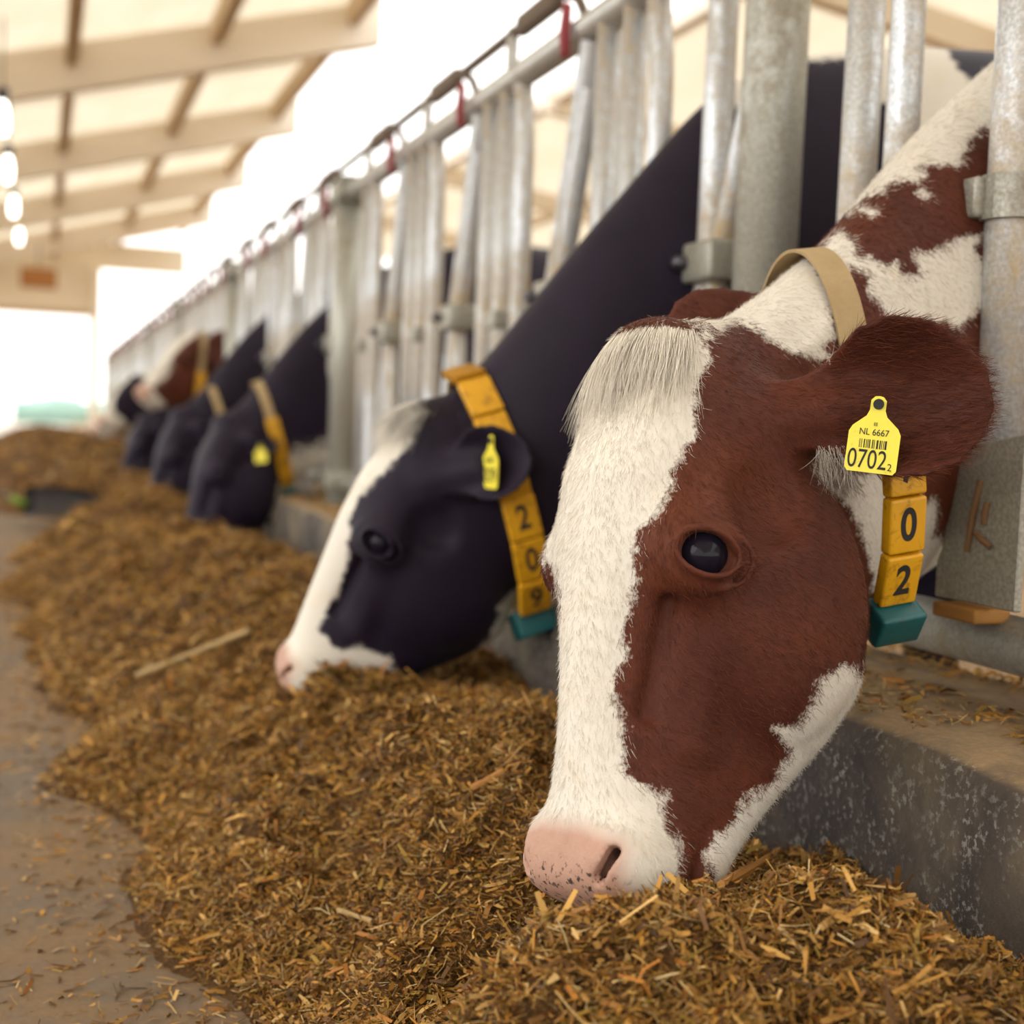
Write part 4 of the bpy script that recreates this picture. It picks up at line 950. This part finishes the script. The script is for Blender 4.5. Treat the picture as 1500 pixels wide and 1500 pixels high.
ear_tag(at_depth(719, 677, d2), np.cross(u2, n2), u2, n2, .048, 78 * p2, [('6667', 9 * p2, 0, 3 * p2, .9), ('209', 22 * p2, 0, -20 * p2, .8)], 'yellow ear tag in the ear of the second, black cow')
for (c, k, t, dy, lab) in ((third, 0, .10, 0, 'yellow ear tag on the black cow past the second post'), (third, 0, .10, y5 - y3, 'yellow ear tag on the black cow below the raised brown head')):
    eb, ea, en = [np.asarray(v, float) for v in std_ears()[k][:3]]; ea = nrm(ea); en = nrm(en - ea * (en @ ea))
    O = c.poll + ((eb + ea * t + en * .022) * c.sv) @ c.B.T + np.array([-.02 if dy else 0, dy, -.03]); nn = nrm(-CF); uu = nrm(CU - CR * .1); uu = nrm(uu - nn * (uu @ nn)); ear_tag(O, np.cross(uu, nn), uu, nn, .046, .070, [], lab)

# ------------------------------------------------------------------ hair
def hair(c, parent, name, roots, dirs, length, rad, colr, curl=.25, npt=4, droop=None, seed=0):
    n = len(roots); cv = bpy.data.hair_curves.new(name); cv.add_curves([npt] * n)
    t = np.linspace(0, 1, npt); P = np.empty((n, npt, 3)); g = np.random.default_rng(seed); side = g.normal(0, 1, (n, 3)); side -= dirs * (side * dirs).sum(1)[:, None]
    for k in range(npt): P[:, k] = roots + dirs * (length * t[k])[:, None] + side * (length * curl * t[k] ** 2 * .4)[:, None] + (0 if droop is None else droop * (t[k] ** 2) * length[:, None])
    cv.points.foreach_set('position', (P - c.base).astype(np.float32).ravel())
    ra = cv.attributes.get('radius') or cv.attributes.new('radius', 'FLOAT', 'POINT'); ra.data.foreach_set('value', (np.tile(rad * (1 - .75 * t), n)).astype(np.float32))
    ca = cv.attributes.new('hcol', 'FLOAT_COLOR', 'CURVE'); ca.data.foreach_set('color', np.c_[colr, np.ones(n)].astype(np.float32).ravel())
    cv.materials.append(M['hair']); o = bpy.data.objects.new(name, cv); COL.objects.link(o); o.parent = parent; o['kind'] = 'stuff'; return o
def sample(c, n, mask, seed):
    g = np.random.default_rng(seed); tri = c.Q; fc = c.V[tri]; ar = np.linalg.norm(np.cross(fc[:, 2] - fc[:, 0], fc[:, 3] - fc[:, 1]), axis=1) * mask[tri].all(1); pr = ar / ar.sum()
    f = g.choice(len(tri), n, p=pr); a = g.random((n, 1)); b = g.random((n, 1)); w = np.concatenate([(1 - a) * (1 - b), a * (1 - b), a * b, (1 - a) * b], 1)[..., None]
    ids = tri[f]; P = (c.V[ids] * w).sum(1); Nn = (c.N[ids] * w).sum(1); Nn /= np.linalg.norm(Nn, axis=1)[:, None]; return P, Nn, (c.sd[ids] * w[..., 0]).sum(1), (c.pink[ids] * w[..., 0]).sum(1), (c.q[ids] * w).sum(1)
def coat(c, n, mask, seed, dark, lmin=.006, lmax=.012, rad=.00022):
    P, Nn, sd, pk, q = sample(c, n, mask, seed); g = np.random.default_rng(seed + 1); k = (pk < .25) & (np.linalg.norm(q - EYE * np.sign(q[:, :1]) ** np.array([1, 0, 0]), axis=1) > .030); P, Nn, sd, q = P[k], Nn[k], sd[k], q[k]; m = len(P)
    U_, V_, W_ = c.B[:, 0], c.B[:, 1], c.B[:, 2]; front = np.clip(q[:, 1] / .05 + 1, 0, 1)[:, None]
    fl = W_[None] * (.35 + .75 * front) - V_[None] * (.8 * (1 - front)) + U_[None] * (np.sign(q[:, :1]) * .35 * front) + g.normal(0, .22, (m, 3))
    earm = (np.abs(q[:, 0]) > .115)[:, None]; fl = np.where(earm, U_[None] * np.sign(q[:, :1]) * .9 - V_[None] * .5 + g.normal(0, .3, (m, 3)), fl)
    fl -= Nn * (fl * Nn).sum(1)[:, None]; fl /= np.linalg.norm(fl, axis=1)[:, None]; d = fl * .93 + Nn * (.22 + .1 * earm); d /= np.linalg.norm(d, axis=1)[:, None]
    L = g.uniform(lmin, lmax, m) * np.where(earm[:, 0], 1.7, 1.0)
    wht = (sd + g.normal(0, .0035, m)) > 0; cd = np.array(dark)[g.integers(0, len(dark), m)] * g.uniform(.7, 1.25, (m, 1)); cw = np.array((.69, .645, .565)) * g.uniform(.8, 1.12, (m, 1))
    return hair(c, c.o, 'coat_hair', P - Nn * .0006, d, L, rad, np.where(wht[:, None], cw, cd), .3, 4, None, seed)
mk = (brown.V[:, 0] < 1.16)
coat(brown, 120000, mk.astype(float), 5, [(.098, .023, .0095), (.145, .038, .013), (.056, .013, .007)])
def forelock(c, n, seed, dark, urange=.055, L0=.060, white=(.75, .70, .61), side_bias=.10, wb=.010, rimw=-.012):
    m = (np.abs(c.q[:, 0]) < urange) & (c.q[:, 2] < .15) & (c.q[:, 2] > -.06) & (c.q[:, 1] > -.065)
    P, Nn, sd, pk, q = sample(c, n, m.astype(float), seed); g = np.random.default_rng(seed); U_, V_, W_ = c.B[:, 0], c.B[:, 1], c.B[:, 2]
    clump = vnoise(q[:, 0] * 55, q[:, 2] * 8, 3)[:, None]
    fl = W_[None] * 1.0 + U_[None] * (q[:, :1] * 5.0 * side_bias + clump * .55) + g.normal(0, .07, (n, 3)); fl -= Nn * (fl * Nn).sum(1)[:, None]; fl /= np.linalg.norm(fl, axis=1)[:, None]
    lift = np.clip(.75 - q[:, 2] * 7, .10, .8)[:, None]; d = fl + Nn * lift * .16; d /= np.linalg.norm(d, axis=1)[:, None]
    L = L0 * g.uniform(.5, 1.15, n) * np.clip(1.15 - q[:, 2] * 5.5, .22, 1.2)
    rim = (q[:, 2] < rimw); L = L * np.where(rim, .24, 1.0); wht = ((sd + wb + g.normal(0, .004, n)) > 0) & ~rim; cd = np.array(dark) * g.uniform(.7, 1.3, (n, 1)); cw = np.array(white) * g.uniform(.72, 1.12, (n, 1)) * (1 + .25 * clump)
    return hair(c, c.o, 'forelock', P, d, L, .00033, np.where(wht[:, None], cw, cd), .25, 6, W_[None] * .35 - Nn * .30, seed)
forelock(brown, 15000, 21, (.09, .026, .013))
forelock(black, 2600, 22, (.016, .012, .02), .042, .06, (.78, .74, .66), .5, .03, -.05)

# pale guard hairs at the foot of the near ear
def ear_fringe():
    g = np.random.default_rng(31); R = []; Dn = []
    for k in range(420):
        px, py = 1196 + 52 * g.random(), 652 + 46 * g.random()
        h_ = hit(brown, px, py)
        if h_ is None: continue
        R.append(h_[0]); d = CR * g.normal(.25, .22) - CU * 1.0 + h_[1] * .35 + g.normal(0, .12, 3); Dn.append(nrm(d))
    R = np.array(R); n = len(R)
    hair(brown, brown.o, 'ear_fringe', R, np.array(Dn), g.uniform(.018, .040, n), .00026, np.where(g.random((n, 1)) < .75, np.array([(.52, .47, .41)]), np.array([(.09, .03, .015)])) * g.uniform(.7, 1.1, (n, 1)), .4, 6, None, 8)
ear_fringe()
